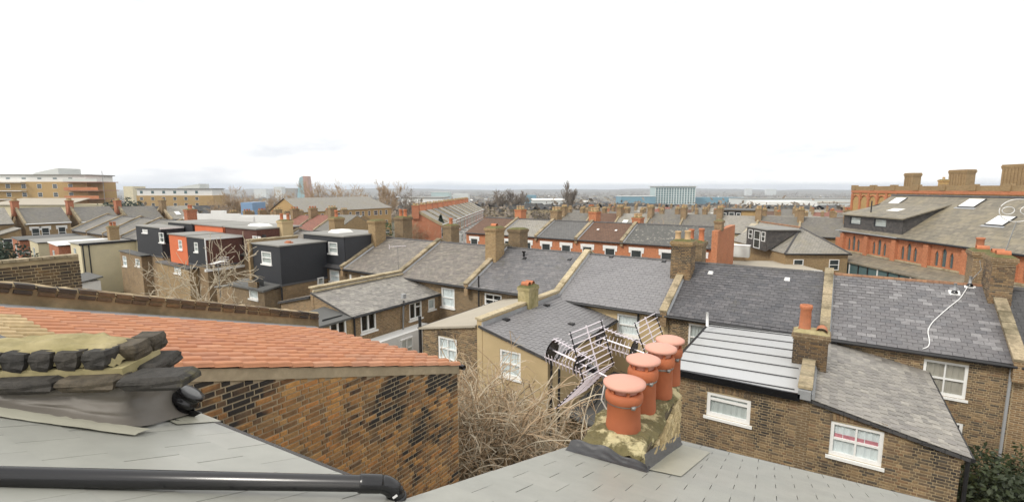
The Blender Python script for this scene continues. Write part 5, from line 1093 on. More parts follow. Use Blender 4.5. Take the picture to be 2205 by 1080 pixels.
# ------------------------------------------------------------------ repeating terraces farther off
def terr(name, wm, rm, style, w_=5.2, pots='buff_pot', lint=True, eave=5.6, rise=2.2, dep=8.0, skyl=False):
    h = thing('terraced_house', 'x', 'house', (0,0,0), 0, None, local=True)
    b = MB(); zr = eave + rise; ym = dep/2
    b.poly((0,0,-3),(w_,0,-3),(w_,0,eave),(0,0,eave)); b.poly((w_,0,-3),(w_,dep,-3),(w_,dep,eave),(w_,ym,zr),(w_,0,eave)); b.poly((w_,dep,-3),(0,dep,-3),(0,dep,eave),(w_,dep,eave)); b.poly((0,dep,-3),(0,0,-3),(0,0,eave),(0,ym,zr),(0,dep,eave)); b.build('wall', wm, h)
    b = MB(); b.hexa(((.0,-.25,eave-.1),(w_,-.25,eave-.1),(w_,ym,zr-.02),(.0,ym,zr-.02)), ((.0,-.25,eave),(w_,-.25,eave),(w_,ym,zr+.08),(.0,ym,zr+.08))); b.hexa(((.0,ym+.001,zr-.02),(w_,ym+.001,zr-.02),(w_,dep+.25,eave-.1),(.0,dep+.25,eave-.1)), ((.0,ym+.001,zr+.08),(w_,ym+.001,zr+.08),(w_,dep+.25,eave),(.0,dep+.25,eave))); rf = b.build('roof', rm, h)
    b = MB(); e = .13
    for (ya, za, yb2, zb2) in ((-.3, eave+.15, ym, zr+.3), (ym+.002, zr+.3, dep+.3, eave+.15)): b.hexa(((-e,ya,za-.5),(e,ya,za-.5),(e,yb2,zb2-.5),(-e,yb2,zb2-.5)), ((-e,ya,za),(e,ya,za),(e,yb2,zb2),(-e,yb2,zb2)))
    b.build('party_wall', 'coping', h)
    MB().tube([(0,-.3,eave-.05), (w_,-.3,eave-.05)], .08, 5).build('gutter', 'black_iron' if style != 'front' else 'white_plastic', h)
    chimney(h, 0, ym-.7 if style == 'rear' else ym+.4, zr-1.2, zr+1.15, .75, 1.25, 'brick_red' if style == 'front' else 'brick_stock', [(-.15,-.4,.7),(.15,-.12,.7),(-.15,.15,.7),(.15,.4,.7)], pots)
    fm = 'white_paint'
    if style == 'front':
        for q in ((.6,1.5,3.3,4.9), (1.7,2.6,3.3,4.9), (3.6,4.5,3.3,4.9)): simple_win(h, (0,0,0), X_, -Y_, *q, lintel=lint)
        MB().hexa(((.5,-.9,-3),(2.7,-.9,-3),(3.0,0,-3),(.2,0,-3)), ((.5,-.9,2.6),(2.7,-.9,2.6),(3.0,0,2.6),(.2,0,2.6))).build('bay', 'white_paint', h); MB().hexa(((.4,-1,2.605),(2.8,-1,2.605),(3.1,0,2.605),(.1,0,2.605)), ((.9,-.4,3.0),(2.4,-.4,3.0),(2.6,0,3.05),(.6,0,3.05))).build('bay_roof', 'felt_grey', h)
        for q in ((.62,1.5), (1.7,2.6)): simple_win(h, (0,-.9,0), X_, -Y_, *q, .7, 2.3)
        MB().box(3.3, 4.9, -.9, -.003, 2.3, 2.7).build('porch', 'white_paint', h); MB().box(3.6, 4.5, -.06, -.004, 0, 2.1).build('door', 'red_paint', h)
    else:
        for q in ((.8,1.7,3.6,5.0),): simple_win(h, (0,0,0), X_, -Y_, *q, lintel=False)
        MB().hexa(((2.4,-4.2,-3),(w_-.1,-4.2,-3),(w_-.1,-.002,-3),(2.4,-.002,-3)), ((2.4,-4.2,4.1),(w_-.1,-4.2,5.0),(w_-.1,-.002,5.0),(2.4,-.002,4.1))).build('wing', wm, h)
        MB().hexa(((2.2,-4.4,4.1),(w_-.1,-4.4,5.05),(w_-.1,-.003,5.05),(2.2,-.003,4.1)), ((2.2,-4.4,4.22),(w_-.1,-4.4,5.17),(w_-.1,-.003,5.17),(2.2,-.003,4.22))).build('wing_roof', rm, h)
        simple_win(h, (0,-4.2,0), X_, -Y_, 3.1, 4.1, 2.6, 3.8)
    if skyl:
        for k in range(2): MB().obox((1.2+k*1.6, .9, eave+.62+.08), X_, V((0,1,rise/ym)).normalized(), V((0,-rise/ym,1)).normalized(), .8, 1.2, .05).build('skylight', 'white_membrane', h)
    return h
PRO = {'stock': terr('a', 'brick_stock_pale', 'far_slate', 'rear'), 'stock_sky': terr('b', 'brick_stock_pale', 'far_slate_pale', 'rear', skyl=True), 'brown': terr('c', 'brick_stock', 'far_tile_brown', 'rear', pots='clay_pot_old'), 'pale': terr('d', 'render_cream', 'far_slate_pale', 'rear'), 'rust': terr('e', 'brick_red', 'far_tile_rust', 'rear', pots='clay_pot_old'),
       'redfront': terr('f', 'brick_red', 'far_slate_pale', 'front'), 'whitefront': terr('g', 'render_white', 'far_slate', 'front'), 'stockfront': terr('h', 'brick_stock_pale', 'far_slate', 'front')}
DESC = {'stock': 'stock brick terraced house with brown slate roof', 'stock_sky': 'stock brick terraced house with two white skylights', 'brown': 'terraced house with brown tiled roof', 'pale': 'cream rendered terraced house with pale roof', 'rust': 'terraced house with rust red roof', 'redfront': 'red brick bay-fronted terraced house', 'whitefront': 'white painted bay-fronted terraced house', 'stockfront': 'stock brick bay-fronted terraced house'}
USED = set()
def far_row(x, y, deg, n, seq, where, w_=5.2, dz=0, level=False):
    a = math.radians(deg); d = V((math.cos(a), math.sin(a), 0)); k_ = 0
    for i in range(n):
        k = seq[i % len(seq)]; p = V((x, y, 0)) + d * (i * w_); sx, sy, q = proj(V((p.x, p.y, 7)))
        if not (-150 < sx < 2350): continue
        if k in USED: o = copy_tree(PRO[k])
        else: o = PRO[k]; USED.add(k)
        o.location = (p.x, p.y, (0 if level else min(0, gz(p.x, p.y))) + dz); o.rotation_euler = (0, 0, a); o['label'] = DESC[k] + ' ' + where; o['group'] = 'houses ' + where
far_row(-40, 74, 0, 10, ['stock', 'brown', 'stock_sky', 'stock', 'stock', 'pale', 'stock'], 'in the first row past the speckled roof')
far_row(-52, 96, 1, 14, ['stock', 'stock', 'stock_sky', 'pale', 'brown', 'stock'], 'in the second row past the speckled roof')
far_row(-62, 120, 0, 17, ['stock', 'stock_sky', 'stock', 'brown', 'stock', 'pale', 'rust'], 'in the third row past the speckled roof')
far_row(-75, 146, -1, 21, ['stock', 'pale', 'stock', 'rust', 'stock_sky', 'stock'], 'in the fourth row past the speckled roof')
far_row(-78, 176, 0, 23, ['stock', 'brown', 'stock', 'stock_sky', 'rust'], 'in the fifth row towards the sheds')
far_row(-85, 212, 0, 26, ['stock', 'stock', 'pale', 'stock_sky', 'rust', 'stock'], 'in the sixth row towards the sheds')
far_row(-57.5, 64, 120, 12, ['redfront', 'redfront', 'whitefront', 'redfront', 'stockfront', 'redfront', 'redfront', 'stockfront', 'redfront', 'redfront'], 'along the red terraced side street', level=True, dz=-.35)
far_row(-62, 138, 25, 5, ['stockfront', 'whitefront', 'whitefront', 'stockfront'], 'closing the end of the side street')
far_row(-104, 46, 0, 8, ['rust', 'stock', 'rust', 'brown', 'stock_sky', 'rust'], 'behind the dormered houses')
far_row(-122, 62, 0, 8, ['stock', 'brown', 'rust', 'stock'], 'beyond the rust red roofs')
far_row(-100, 7, 90, 6, ['stockfront', 'stock_sky', 'stockfront', 'stockfront'], 'facing along the lane past the cream wing', 6.4, 2.3)
far_row(-128, 4, 92, 7, ['stock', 'rust', 'stock'], 'below the white-topped flats', 6)
# ------------------------------------------------------------------ flats, blocks, sheds and towers
def block(name, label, cat, p, rot_, parts): 
    t = thing(name, label, cat, tuple(p), rot_, local=True)
    for nm, m, bx_ in parts: MB().box(*bx_).build(nm, m, t)
    return t
fa_, fb_ = P(648, 456, z=6.0), P(842, 446, z=6.0); fd = (fb_ - fa_); fr_ = math.atan2(fd.y, fd.x); FL = fd.length
FLT = thing('block_of_flats', 'long three-storey yellow brick flats with grey pitched roof', 'flats', (fa_.x, fa_.y, -3), fr_, local=True)
MB().box(0, FL, 0, 11, -1, 9).build('wall', 'brick_yellow', FLT)
b = MB(); b.poly((-.3,-.4,8.9),(FL+.3,-.4,8.9),(FL-4,5.5,12.2),(-.3,5.5,12.2)); b.poly((FL+.3,11.4,8.9),(-.3,11.4,8.9),(-.3,5.5,12.2),(FL-4,5.5,12.2)); b.poly((FL+.3,-.4,8.9),(FL+.3,11.4,8.9),(FL-4,5.5,12.2)); b.build('roof', 'far_slate_pale', FLT)
MB().prism([(-.01,0,9),(-.01,11,9),(-.01,5.5,12.1)], (.2,0,0)).build('gable', 'brick_yellow', FLT)
for fl in range(3):
    for k in range(13):
        u = 1.2 + k*(FL-2.4)/12.6; simple_win(FLT, (0,0,0), X_, -Y_, u, u + (1.5 if (k+fl) % 3 == 0 else .9), 1.2+fl*2.9, 2.5+fl*2.9)
LG = thing('gabled_house', 'small yellow brick house with slate roof and two skylights by the flats', 'house', (P(600, 470, z=4).x, P(600, 470, z=4).y, -2), math.radians(70), local=True)
MB().box(0, 9, 0, 7, 0, 6).build('wall', 'brick_yellow', LG); b = MB(); b.poly((-.3,-.4,5.9),(9.3,-.4,5.9),(9.3,3.5,8.6),(-.3,3.5,8.6)); b.poly((9.3,7.4,5.9),(-.3,7.4,5.9),(-.3,3.5,8.6),(9.3,3.5,8.6)); b.poly((-.02,0,5.9),(-.02,3.5,8.55),(-.02,7,5.9)); b.build('roof', 'far_slate_dark', LG)
for k in range(2): MB().obox((3+k*1.6, .9, 6.95), X_, V((0,1,.69)).normalized(), V((0,-.69,1)).normalized(), .8, 1.1, .06).build('skylight', 'white_membrane', LG)
for (px, py, t, wd, lab) in ((470, 470, 62, 9, 'white stepped parapet wall behind the orange dormer'), (560, 474, 66, 8, 'long white rendered wall behind the maroon dormer')):
    c = P(px, py, t=t); o = thing('rendered_wall', lab, 'wall', (c.x, c.y, 0), YAW, local=True)
    for k in range(5): hgt = c.z + (1.0 - abs(k-2)*.4 if px < 500 else .7); MB().box(-wd/2 + k*wd/5, -wd/2 + (k+1)*wd/5, 0, .4, 0, hgt).build('panel', 'render_white', o)
def apartment(px0, px1, ptop, pmid, t, lab, roofpx, curved):
    a, c = P(px0, ptop, t=t), P(px1, ptop, t=t*1.02); d = c - a; L = math.hypot(d.x, d.y); g0 = gz(a.x, a.y)
    o = thing('apartment_block', lab, 'flats', (a.x, a.y, g0), math.atan2(d.y, d.x), local=True); z1 = a.z - g0; zm = P(px0, pmid, t=t).z - g0
    MB().box(0, L, 0, 14, 0, zm).build('wall', 'brick_yellow', o); MB().box(.2, L-.6, .5, 13.5, zm+.003, z1).build('upper_storey', 'render_white', o); MB().box(-.4, L, 0, 14, z1+.003, z1+.35).build('roof', 'felt_grey', o)
    rx = (roofpx[0]-px0)/(px1-px0)*L, (roofpx[1]-px0)/(px1-px0)*L
    b = MB(); b.hexa(((rx[0],2,z1+.36),(rx[1],2,z1+.36),(rx[1],12,z1+.36),(rx[0],12,z1+.36)), ((rx[0]+1,2,z1+1.0),(rx[1],2,z1+2.6),(rx[1],12,z1+2.6),(rx[0]+1,12,z1+1.0))); b.build('plant_room', 'pale_steel', o)
    n = int(L/5)
    for k in range(n):
        simple_win(o, (0,.5,0), X_, -Y_, 1.5+k*5, 2.8+k*5, zm+.9, z1-.8, 'grey_plastic', 'aqua_dark', sash=False)
        for f in range(2): simple_win(o, (0,0,0), X_, -Y_, 1.5+k*5, 3.0+k*5, zm-2.3-f*2.9, zm-.8-f*2.9)
    return o, L, zm, z1
o, L, zm, z1 = apartment(-70, 185, 377, 391, 165, 'large white-topped yellow brick apartment block with end balconies', (58, 115), True)
for f in range(4): MB().box(L-6, L+5, -2.2, 8, zm-.25-f*2.9, zm-f*2.9).build('balcony', 'tower_brown', o); MB().box(L-6, L+5, -2.25, -2.15, zm+.01-f*2.9, zm+1.0-f*2.9).build('balustrade', 'brick_orange' if f else 'pale_steel', o)
for f in range(3): MB().box(2, 18, -2.0, -.004, zm-.3-f*2.9, zm-.1-f*2.9).build('balcony', 'white_paint', o)
MB().tube([(L+6, -1, 0), (L+6, -1, z1+1.5)], .08, 6).build('pole', 'galvanised', o)
apartment(292, 458, 407, 421, 235, 'smaller white-topped apartment block behind the evergreens', (375, 425), True)
CR = thing('warehouse', 'low building with pale cream sheet roof under the large flats', 'warehouse', tuple(P(60, 440, t=130) - Z_*5)); c = P(60, 432, t=150); cx = RT; fw2 = V((FW.x, FW.y, 0)).normalized()
b = MB(); b.obox(c - RT*13 - Z_*8, RT, fw2, Z_, 25, 16, 6.6); b.build('wall', 'render_cream', CR); b = MB(); b.hexa([c-RT*13.5-Z_*1.35-fw2*.5, c+RT*12.5-Z_*1.35-fw2*.5, c+RT*9+Z_*.4+fw2*12, c-RT*13.5+Z_*.4+fw2*12], [c-RT*13.5-Z_*1.2-fw2*.5, c+RT*12.5-Z_*1.2-fw2*.5, c+RT*9+Z_*.6+fw2*12, c-RT*13.5+Z_*.6+fw2*12]); b.build('roof', 'felt_buff', CR)
def screen_block(name, label, cat, px0, px1, ptop, t, m, dep, base=-27, roofm=None):
    a, c = P(px0, ptop, t=t), P(px1, ptop, t=t); L = (c-a).length; g0 = base if base is not None else gz(a.x, a.y); o = thing(name, label, cat, (a.x, a.y, g0), YAW, local=True); H = a.z - g0
    MB().box(0, L, 0, dep, 0, H).build('wall', m, o)
    if roofm: MB().box(-.5, L+.5, -.5, dep+.5, H+.01, H+max(.6, H*.03)).build('roof', roofm, o)
    return o, L, H
o, L, H = screen_block('office_block', 'pale aqua glazed office block seven storeys high on the plain', 'office', 1411, 1498, 403, 800, 'aqua_glass', 30, roofm='pale_steel')
for k in range(15):
    for f in range(7): MB().box(1.5+k*L/15.2, 1.5+k*L/15.2+(2.2 if k > 5 else 3.0), -.12, -.004, H-4.4-f*3.7, H-1.9-f*3.7).build('window', 'aqua_dark', o)
for k in range(16): MB().box(k*L/15.2+.3, k*L/15.2+.9, -.5, -.13, 0, H-1).build('fin', 'white_paint', o)
MB().box(-2, L+2, -3, 33, H+1.2, H+2.0).build('canopy', 'pale_steel', o)
for (px0, px1, pt, t, m, lab, rm) in ((1338, 1412, 423, 760, 'blue_shed', 'pale blue industrial shed left of the glazed office', 'pale_steel'), (1498, 1602, 425, 820, 'blue_shed', 'long mid-blue industrial shed right of the glazed office', None), (1596, 1850, 428, 700, 'pale_steel', 'very long low grey warehouse towards the hall', 'felt_grey'), (1655, 1760, 434, 420, 'white_membrane', 'bright white warehouse roof among the far terraces', None), (1690, 1840, 437, 520, 'pale_steel', 'pale metal shed near the yellow block', 'felt_buff'), (928, 967, 414, 1000, 'aqua_glass', 'glassy low office on the plain past the red terrace', 'pale_steel'), (975, 1008, 417, 1050, 'pale_steel', 'grey office beside the glassy one on the plain', None), (1132, 1155, 420, 900, 'blue_shed', 'small bright blue shed by the round trees', None), (865, 955, 427, 420, 'render_white', 'low white school roofs before the plain', 'felt_grey'), (1148, 1218, 432, 380, 'pale_steel', 'pale long roof behind the far orange stacks', 'white_membrane'), (518, 543, 436, 150, 'blue_plastic', 'blue tarpaulin covered roof among the bare trees', None)):
    screen_block('warehouse', lab, 'warehouse', px0, px1, pt, t, m, 40 if t > 300 else 8, base=None if t < 300 else -28, roofm=rm)
for (px0, px1, pt, t, m, lab) in ((1608, 1620, 406, 2600, 'pale_steel', 'far grey tower block on the right skyline'), (1652, 1672, 407, 2700, 'pale_steel', 'far slab block on the right skyline'), (590, 606, 402, 1500, 'pale_steel', 'pale slab block left of the tapered tower'), (608, 636, 405, 1600, 'far_slate_pale', 'greyish slab block beside the tapered tower'), (546, 572, 407, 1700, 'pale_steel', 'pale low office slab far left of the tapered tower'), (265, 285, 401, 700, 'render_cream', 'cream slab between the two white-topped flats')):
    screen_block('tower_block', lab, 'tower', px0, px1, pt, t, m, 25, base=-29)
tw_ = P(655, 405, t=1200); TW = thing('tower', 'tapered brown and teal high-rise tower on the left skyline', 'tower', (tw_.x, tw_.y, -29), YAW, local=True); H = P(655, 379, t=1200).z + 29; s = 1200/1040
for nm, m, x0b, x1b, x0t, x1t in (('west_face', 'tower_glass', -19*s, 1*s, -9*s, -2*s), ('east_face', 'tower_brown', 1.05*s, 13*s, -1.95*s, 8*s)):
    MB().hexa(((x0b,0,0),(x1b,0,0),(x1b,20,0),(x0b,20,0)), ((x0t,0,H-(4 if nm[0]=='w' else 0)),(x1t,0,H),(x1t,20,H),(x0t,20,H-(4 if nm[0]=='w' else 0)))).build(nm, m, TW)
# ------------------------------------------------------------------ trees
def grow(b, p, d, L, r, depth, q, spread=.55, up=.12, n=4, kids=(2, 4), fall=.72, twig=.004, bend=.25):
    m = 3; path = [p]; rs = [r]; dd = d.copy()
    for i in range(m):
        dd = (dd + V((q.uniform(-bend, bend), q.uniform(-bend, bend), q.uniform(-bend, bend) + up))).normalized(); path.append(path[-1] + dd * L / m); rs.append(max(twig, r * (1 - .45 * (i+1) / m)))
    b.tube(path, rs, n if depth > 1 else 3, cap=False)
    if depth == 0: return
    for k in range(q.randint(*kids)):
        i = q.randint(1, m); nd = (dd + V((q.gauss(0, spread), q.gauss(0, spread), q.gauss(0, spread*.8)))).normalized()
        grow(b, path[i], nd, L * q.uniform(fall-.14, fall+.1), rs[i] * .68, depth-1, q, spread, up, n, kids, fall, twig, bend)
def bare_tree(name, label, loc, H, seed, depth=5, trunk=.25, spread=.55, bark='bark_brown', twigm='twig_grey', up=.14, kids=(2, 4), r=None, stems=1, fall=.74, twig=.006, cat='tree'):
    q = random.Random(seed); t = thing(name, label, cat, tuple(loc)); loc = V(loc); r = r or H*.022; tb = MB(); br = MB()
    for s in range(stems):
        d = V((q.gauss(0, .12 if stems == 1 else .4), q.gauss(0, .12 if stems == 1 else .4), 1)).normalized(); base = loc - Z_*.1; top = base + d * H * trunk
        tb.tube([base, base.lerp(top, .5) + V((q.uniform(-.1,.1), q.uniform(-.1,.1), 0)), top], [r*1.25, r*1.05, r*.9], 8)
        for k in range(4 if stems == 1 else 3):
            nd = (d + V((q.gauss(0, spread), q.gauss(0, spread), q.uniform(0, .5)))).normalized(); grow(br, top - d*H*trunk*q.uniform(0, .25), nd, H*.3*q.uniform(.85, 1.15), r*.6, depth-1, q, spread, up, 5, kids, fall, twig)
    tb.build('trunk', bark, t, uv=False, smooth=True); br.build('branches', twigm, t, uv=False); return t
def leafy(name, label, loc, rx, ry, h, seed, m='leaf_green', n=1500, size=.1, cat='bush', shape='round', bark='bark_brown'):
    q = random.Random(seed); t = thing(name, label, cat, tuple(loc)); loc = V(loc); b = MB()
    MB().tube([loc - Z_*.1, loc + Z_*h*.5], [max(.04, h*.03), .03], 6).build('stem', bark, t, uv=False)
    cl_ = [(q.uniform(-1,1), q.uniform(-1,1), q.uniform(.1,1), q.uniform(.25,.5)) for _ in range(26)]
    for i in range(n):
        if shape == 'cone':
            z = q.random()**1.4; rr = (1-z)*q.uniform(.5,1.05); a = q.uniform(0, 6.283); p = V((rr*math.cos(a)*rx, rr*math.sin(a)*ry, z*h))
        else:
            c = q.choice(cl_); v_ = V((q.gauss(0,1), q.gauss(0,1), q.gauss(0,1))).normalized()*c[3]*q.uniform(.6,1.1); p = V(((c[0]*.62+v_.x)*rx, (c[1]*.62+v_.y)*ry, max(.02, (c[2]*.72+v_.z*.6)*h)))
        u = V((q.gauss(0,1), q.gauss(0,1), q.gauss(0,.6))).normalized(); w_ = u.cross(V((q.gauss(0,1), q.gauss(0,1), q.gauss(0,1)))).normalized(); s = size*q.uniform(.6,1.4); p = loc + p
        b.poly(p - u*s, p + w_*s*.5, p + u*s, p - w_*s*.5)
    b.build('foliage', m, t, uv=False); return t
# shrub in the gap between the wings: hundreds of arching canes
q = random.Random(21); SH = thing('garden_shrub', 'overgrown leafless shrub with arching canes in front of the buff wing', 'shrub', (-7.6, 11.0, 1.2)); bb, tt = MB(), MB()
for i in range(900):
    cx_, cy_ = q.gauss(-8.4, 1.15), q.gauss(11.2, .9); p = V((cx_, cy_, 1.6 + q.uniform(0, 2.6))); a = q.uniform(0, 6.283); d = V((math.cos(a)*q.uniform(.2,1.0), math.sin(a)*q.uniform(.2,1.0), q.uniform(.7,1.6))).normalized()
    L = q.uniform(1.3, 3.3) * (1.15 if i % 5 == 0 else .9); path = [p]; m = 7
    for k in range(m):
        d = (d + V((q.uniform(-.22,.22), q.uniform(-.22,.22), -.16 + q.uniform(-.12,.1)))).normalized(); path.append(path[-1] + d*L/m)
    path = [V((max(-11.6, w_.x), w_.y, w_.z)) for w_ in path]
    (bb if i % 3 else tt).tube(path, [.018*(1-.6*k/m) + .006 for k in range(m+1)], 3, cap=False)
    for s in range(9):
        k = q.randint(2, m); e = V((q.gauss(0,1), q.gauss(0,1), q.gauss(.2,.7))).normalized(); pe = path[k]; (tt if s % 2 else bb).tube([pe, pe + e*q.uniform(.1,.3), pe + e*q.uniform(.3,.6) - Z_*q.uniform(0,.18)], [.010, .008, .005], 3, cap=False)
bb.build('canes', 'twig_warm', SH, uv=False); tt.build('twigs', 'bark_pale', SH, uv=False); MB().tube([(-7.8,11,.6), (-7.8,11,2.6)], [.12,.07], 8).build('stem', 'bark_brown', SH, uv=False)
for i, (x, y, z, s_) in enumerate(((-6.6, 10.2, 1.6, .9), (-9.2, 10.6, 1.4, 1.1))): leafy('ivy_clump', 'dark ivy mass under the leafless shrub' , (x, y, z), s_*1.4, s_*1.1, 2.4, 60+i, 'ivy_leaf', 1600, .07)['group'] = 'ivy under the shrub'
bare_tree('bare_tree', 'pale spreading leafless tree in the garden before the charcoal wing', P(455, 700, y=13.2).xy.to_3d() + Z_*.6, 9.0, 5, 6, .24, .75, 'bark_pale', 'bark_pale', .06, (2, 3), .13, fall=.76, twig=.016)
leafy('evergreen_bush', 'dark glossy evergreen bush by the back door of the near end house', (5.0, 20.0, 0), 1.7, 1.5, 4.1, 3, 'ivy_leaf', 5000, .09)
leafy('evergreen_bush', 'dark clipped evergreen beside the brown brick wall end', P(20, 545, t=55).xy.to_3d(), 2.2, 2.2, 6.2, 4, 'conifer', 1800, .22)
leafy('evergreen_bush', 'low green shrub at the foot of the cream wing', (-44.0, 12.5, 1.5), 1.5, 1.2, 1.6, 8, 'leaf_green', 900, .12)
cn_ = P(950, 520, t=88); leafy('conifer', 'dark conifer at the head of the red side street', (cn_.x, cn_.y, -.5), 2.8, 2.8, 7.2, 12, 'conifer', 2600, .25, 'tree', 'cone')
for i, (px, t, z, rx, h, m, lab) in enumerate(((812, 90, 0, 3.2, 5.6, 'leaf_green', 'rounded green tree in front of the yellow flats'), (1405, 62, 0, 1.6, 4.5, 'leaf_straw', 'yellowish shrub behind the red-brown tiled roof'), (235, 150, -3, 6, 12.0, 'conifer', 'dark evergreen tree left of the smaller white-topped flats'), (275, 160, -3, 5, 12.5, 'conifer', 'dark evergreen tree touching the smaller white-topped flats'), (1250, 330, -14, 13, 17, 'leaf_straw', 'golden willow on the edge of the plain'), (990, 190, -5, 5, 7, 'leaf_green', 'green conifer clump by the low white school'), (520, 150, -4, 4, 8, 'conifer', 'dark ivy-clad tree beside the blue tarpaulin'))):
    c = P(px, 405, t=t); leafy('leafy_tree', lab, (c.x, c.y, z), rx, rx, h, 30+i, m, 2200, .05*h**.85, 'tree')
for i, (px, t, ptop, lab, sp, dp) in enumerate(((725, 170, 372, 'tall leafless tree standing over the flats roof', .5, 6), (688, 175, 392, 'leafless tree with ivy next to the tallest one', .5, 6), (655, 150, 402, 'leafless tree in front of the tapered tower', .55, 6), (618, 165, 405, 'leafless tree left of the tapered tower', .6, 6), (570, 160, 410, 'spreading leafless tree above the yellow gable', .65, 6), (500, 170, 402, 'tall wispy leafless tree right of the smaller flats', .5, 6), (470, 180, 408, 'leafless scrubby tree by the smaller flats', .6, 6), (535, 180, 408, 'bushy leafless tree behind the blue tarpaulin', .6, 6), (775, 190, 412, 'low leafless tree at the end of the flats roof', .6, 6), (835, 200, 400, 'dense brown upright leafless tree past the flats', .35, 7), (880, 210, 415, 'brown leafless tree before the plain', .55, 6), (1075, 260, 408, 'broad rounded brown leafless tree', .55, 7), (1118, 265, 408, 'broad rounded brown leafless tree', .55, 7), (1222, 240, 406, 'narrow upright leafless poplar behind the pale roofs', .22, 7), (930, 90, 452, 'leafless tree in front of the red terrace gable', .55, 6), (895, 86, 455, 'leafless tree behind the orange brick stack', .55, 6), (1420, 66, 458, 'leafless tree behind the speckled roof', .6, 6), (1050, 150, 452, 'street tree at the end of the red terrace', .6, 6))):
    top = P(px, ptop, t=t); g0 = gz(top.x, top.y); o = bare_tree('bare_tree', lab, (top.x, top.y, g0), (top.z - g0)*1.02, 100+i, dp, .2, sp, 'bark_brown', 'twig_grey' if t > 200 else 'twig_warm', .2 if sp < .4 else .12, (2, 4) if dp < 7 else (3, 3), fall=.72, twig=.012 if t < 120 else .03 if t < 230 else .05)
    if 'broad rounded' in lab: o['group'] = 'pair of round trees'
# ------------------------------------------------------------------ the plain: rooftops, tree belts, hills
def sector(q, r0, r1, pw=1.0):
    a = math.radians(90 + 33.5 + q.uniform(-50, 50)); r_ = r0 * (r1/r0)**(q.random()**pw); return r_*math.cos(a), r_*math.sin(a), r_
q = random.Random(77); bw_, br_, bl_, tr_ = MB(), MB(), MB(), MB()
for i in range(2600):
    x, y, r_ = sector(q, 255, 2600)
    g0 = gz(x, y); w_, d_, h = q.uniform(5, 16), q.uniform(7, 10), q.uniform(4.5, 7); a = q.choice((0, math.pi/2, .5, 1.1)); u = V((math.cos(a), math.sin(a), 0)); v_ = V((-u.y, u.x, 0)); c = V((x, y, g0 - 1))
    (bw_ if q.random() < .92 or r_ < 500 else bl_).obox(c, u, v_, Z_, w_, d_, h+1); t0 = c + Z_*(h+1)
    rb = br_ if q.random() < .95 or r_ < 500 else bl_; rb.poly(t0 - v_*.3, t0 + u*w_ - v_*.3, t0 + u*w_ + v_*d_/2 + Z_*2.4, t0 + v_*d_/2 + Z_*2.4); rb.poly(t0 + u*w_ + v_*(d_+.3), t0 + v_*(d_+.3), t0 + v_*d_/2 + Z_*2.4, t0 + u*w_ + v_*d_/2 + Z_*2.4)
for nm, b, m in (('distant_walls', bw_, 'brick_stock_pale'), ('distant_roofs', br_, 'far_slate'), ('distant_pale_roofs', bl_, 'white_membrane')):
    o = b.build(nm, m, uv=False); kind(o, 'stuff'); tag(o, {'distant_walls': 'brick houses massed on the plain', 'distant_roofs': 'grey brown roofs massed on the plain', 'distant_pale_roofs': 'scattered pale roofs on the plain'}[nm], 'houses')
for i in range(3800):
    x, y, r_ = sector(q, 235, 3600); g0 = gz(x, y); s = q.uniform(2.5, 6) * (1 + r_/2500); c = V((x, y, g0 + s*.8))
    for k in range(30):
        p = c + V((q.gauss(0,1), q.gauss(0,1), q.gauss(0,.8)))*s*.5; u = V((q.gauss(0,1), q.gauss(0,1), q.gauss(0,1))).normalized(); v_ = u.orthogonal().normalized(); e = s*q.uniform(.1, .26)
        tr_.poly(p - u*e, p + v_*e*.6, p + u*e, p - v_*e*.6)
o = tr_.build('distant_trees', 'twig_grey', uv=False); kind(o, 'stuff'); tag(o, 'brown winter tree belts spread across the plain', 'trees')
b = MB(); NA = 160
for j, (r_, hz) in enumerate(((2900, 0), (3600, .35), (4600, .75), (5600, 1.0), (7000, .9))):
    for k in range(NA + 1):
        a = math.radians(90 + 33.5 - 62 + 124*k/NA); hgt = -29 + hz*(28 + 7*math.sin(k*.13+.6) + 5*math.sin(k*.31+j) + 2.5*math.sin(k*.83)); b.v.append((r_*math.cos(a), r_*math.sin(a), hgt))
for j in range(4):
    for k in range(NA): i = j*(NA+1)+k; b.f.append((i+1, i, i+NA+1, i+NA+2))
kind(b.build('hills', 'far_land', uv=False, smooth=True), 'structure')
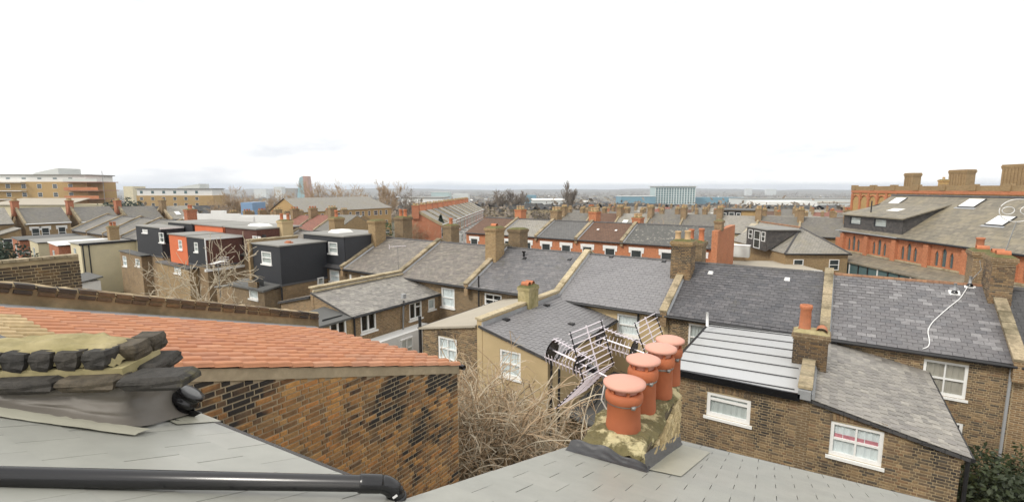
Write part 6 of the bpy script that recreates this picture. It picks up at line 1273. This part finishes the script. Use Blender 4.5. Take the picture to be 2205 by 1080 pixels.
# ------------------------------------------------------------------ garden things
def bicycle(loc, rot_, label):
    t = thing('bicycle', label, 'bicycle', loc, rot_, local=True)
    for x in (-.52, .52):
        w_ = MB().tube([(x + .33*math.cos(a), 0, .34 + .33*math.sin(a)) for a in [i*math.pi/12 for i in range(25)]], .022, 6, cap=False).build('wheel', 'rubber', t)
        sp = MB()
        for k in range(8): sp.tube([(x, 0, .34), (x+.32*math.cos(k*.785), 0, .34+.32*math.sin(k*.785))], .004, 3)
        sp.build('spokes', 'galvanised', w_)
    MB().tube([(-.52,0,.34),(-.1,0,.36),(.38,0,.78),(-.2,0,.82),(-.1,0,.36)], .018, 6).build('frame', 'black_iron', t); MB().tube([(-.52,0,.34),(-.22,0,.86)], .014, 6).build('seat_stay', 'black_iron', t); MB().tube([(.52,0,.34),(.36,0,.9)], .018, 6).build('fork', 'black_iron', t)
    MB().tube([(.36,-.25,.96),(.4,0,.94),(.36,.25,.96)], .013, 6).build('handlebar', 'black_iron', t); MB().hexa(((-.36,-.07,.9),(-.1,-.03,.9),(-.1,.03,.9),(-.36,.07,.9)), ((-.36,-.06,.95),(-.1,-.02,.94),(-.1,.02,.94),(-.36,.06,.95))).build('saddle', 'rubber', t)
bicycle((-7.6, 18.3, 2.62), math.radians(68), 'black bicycle leaning beside the buff rendered wing'); bicycle((-7.2, 19.4, 2.6), math.radians(75), 'second black bicycle closer to the buff house wall')
MB_ = MB().lathe((4.3, 15.4, .02), [(.0, 0), (.28, 0), (.31, .5), (.3, .85), (.32, .88), (.0, .9)], 18)
wb = thing('water_butt', 'pale lidded water butt below the sloping slate wing', 'barrel', (4.3, 15.4, 0)); MB_.build('barrel', 'grey_plastic', wb, smooth=True); MB().lathe((4.3,15.4,.92), [(0,.03),(.3,.02),(.33,0),(.33,-.03)], 18).build('lid', 'white_plastic', wb)
bx1 = thing('cardboard_box', 'brown cardboard box by the back door', 'box', (4.3, 17.9, 0)); MB().box(3.9, 4.75, 17.6, 18.2, 0, .8).build('box', 'timber', bx1); MB().box(3.88, 4.77, 17.58, 17.9, .803, .82).build('flap', 'timber', bx1)
gs = thing('garden_fence', 'weathered timber fence along the near end garden', 'fence', (3.6, 13.0, 0))
for k in range(26): MB().box(3.55, 3.58, 10.6 + k*.16, 10.74 + k*.16, 0, 1.65 + R.uniform(-.03,.03)).build('board', 'timber', gs)
# ------------------------------------------------------------------ air: one even haze round everything but the sky
HZ = MB().box(-8500, 8500, -8500, 8500, -32, 60).build('haze', 'white_paint', uv=False); kind(HZ, 'stuff'); tag(HZ, 'pale winter haze over the plain', 'haze')
hm = bpy.data.materials.new('haze'); hm.use_nodes = True; hm.node_tree.nodes.remove(hm.node_tree.nodes['Principled BSDF']); pv = hm.node_tree.nodes.new('ShaderNodeVolumePrincipled')
pv.inputs['Color'].default_value = (.80, .88, 1.0, 1); pv.inputs['Density'].default_value = 0.00019; pv.inputs['Anisotropy'].default_value = .2
hm.node_tree.links.new(pv.outputs[0], hm.node_tree.nodes['Material Output'].inputs['Volume']); HZ.data.materials[0] = hm
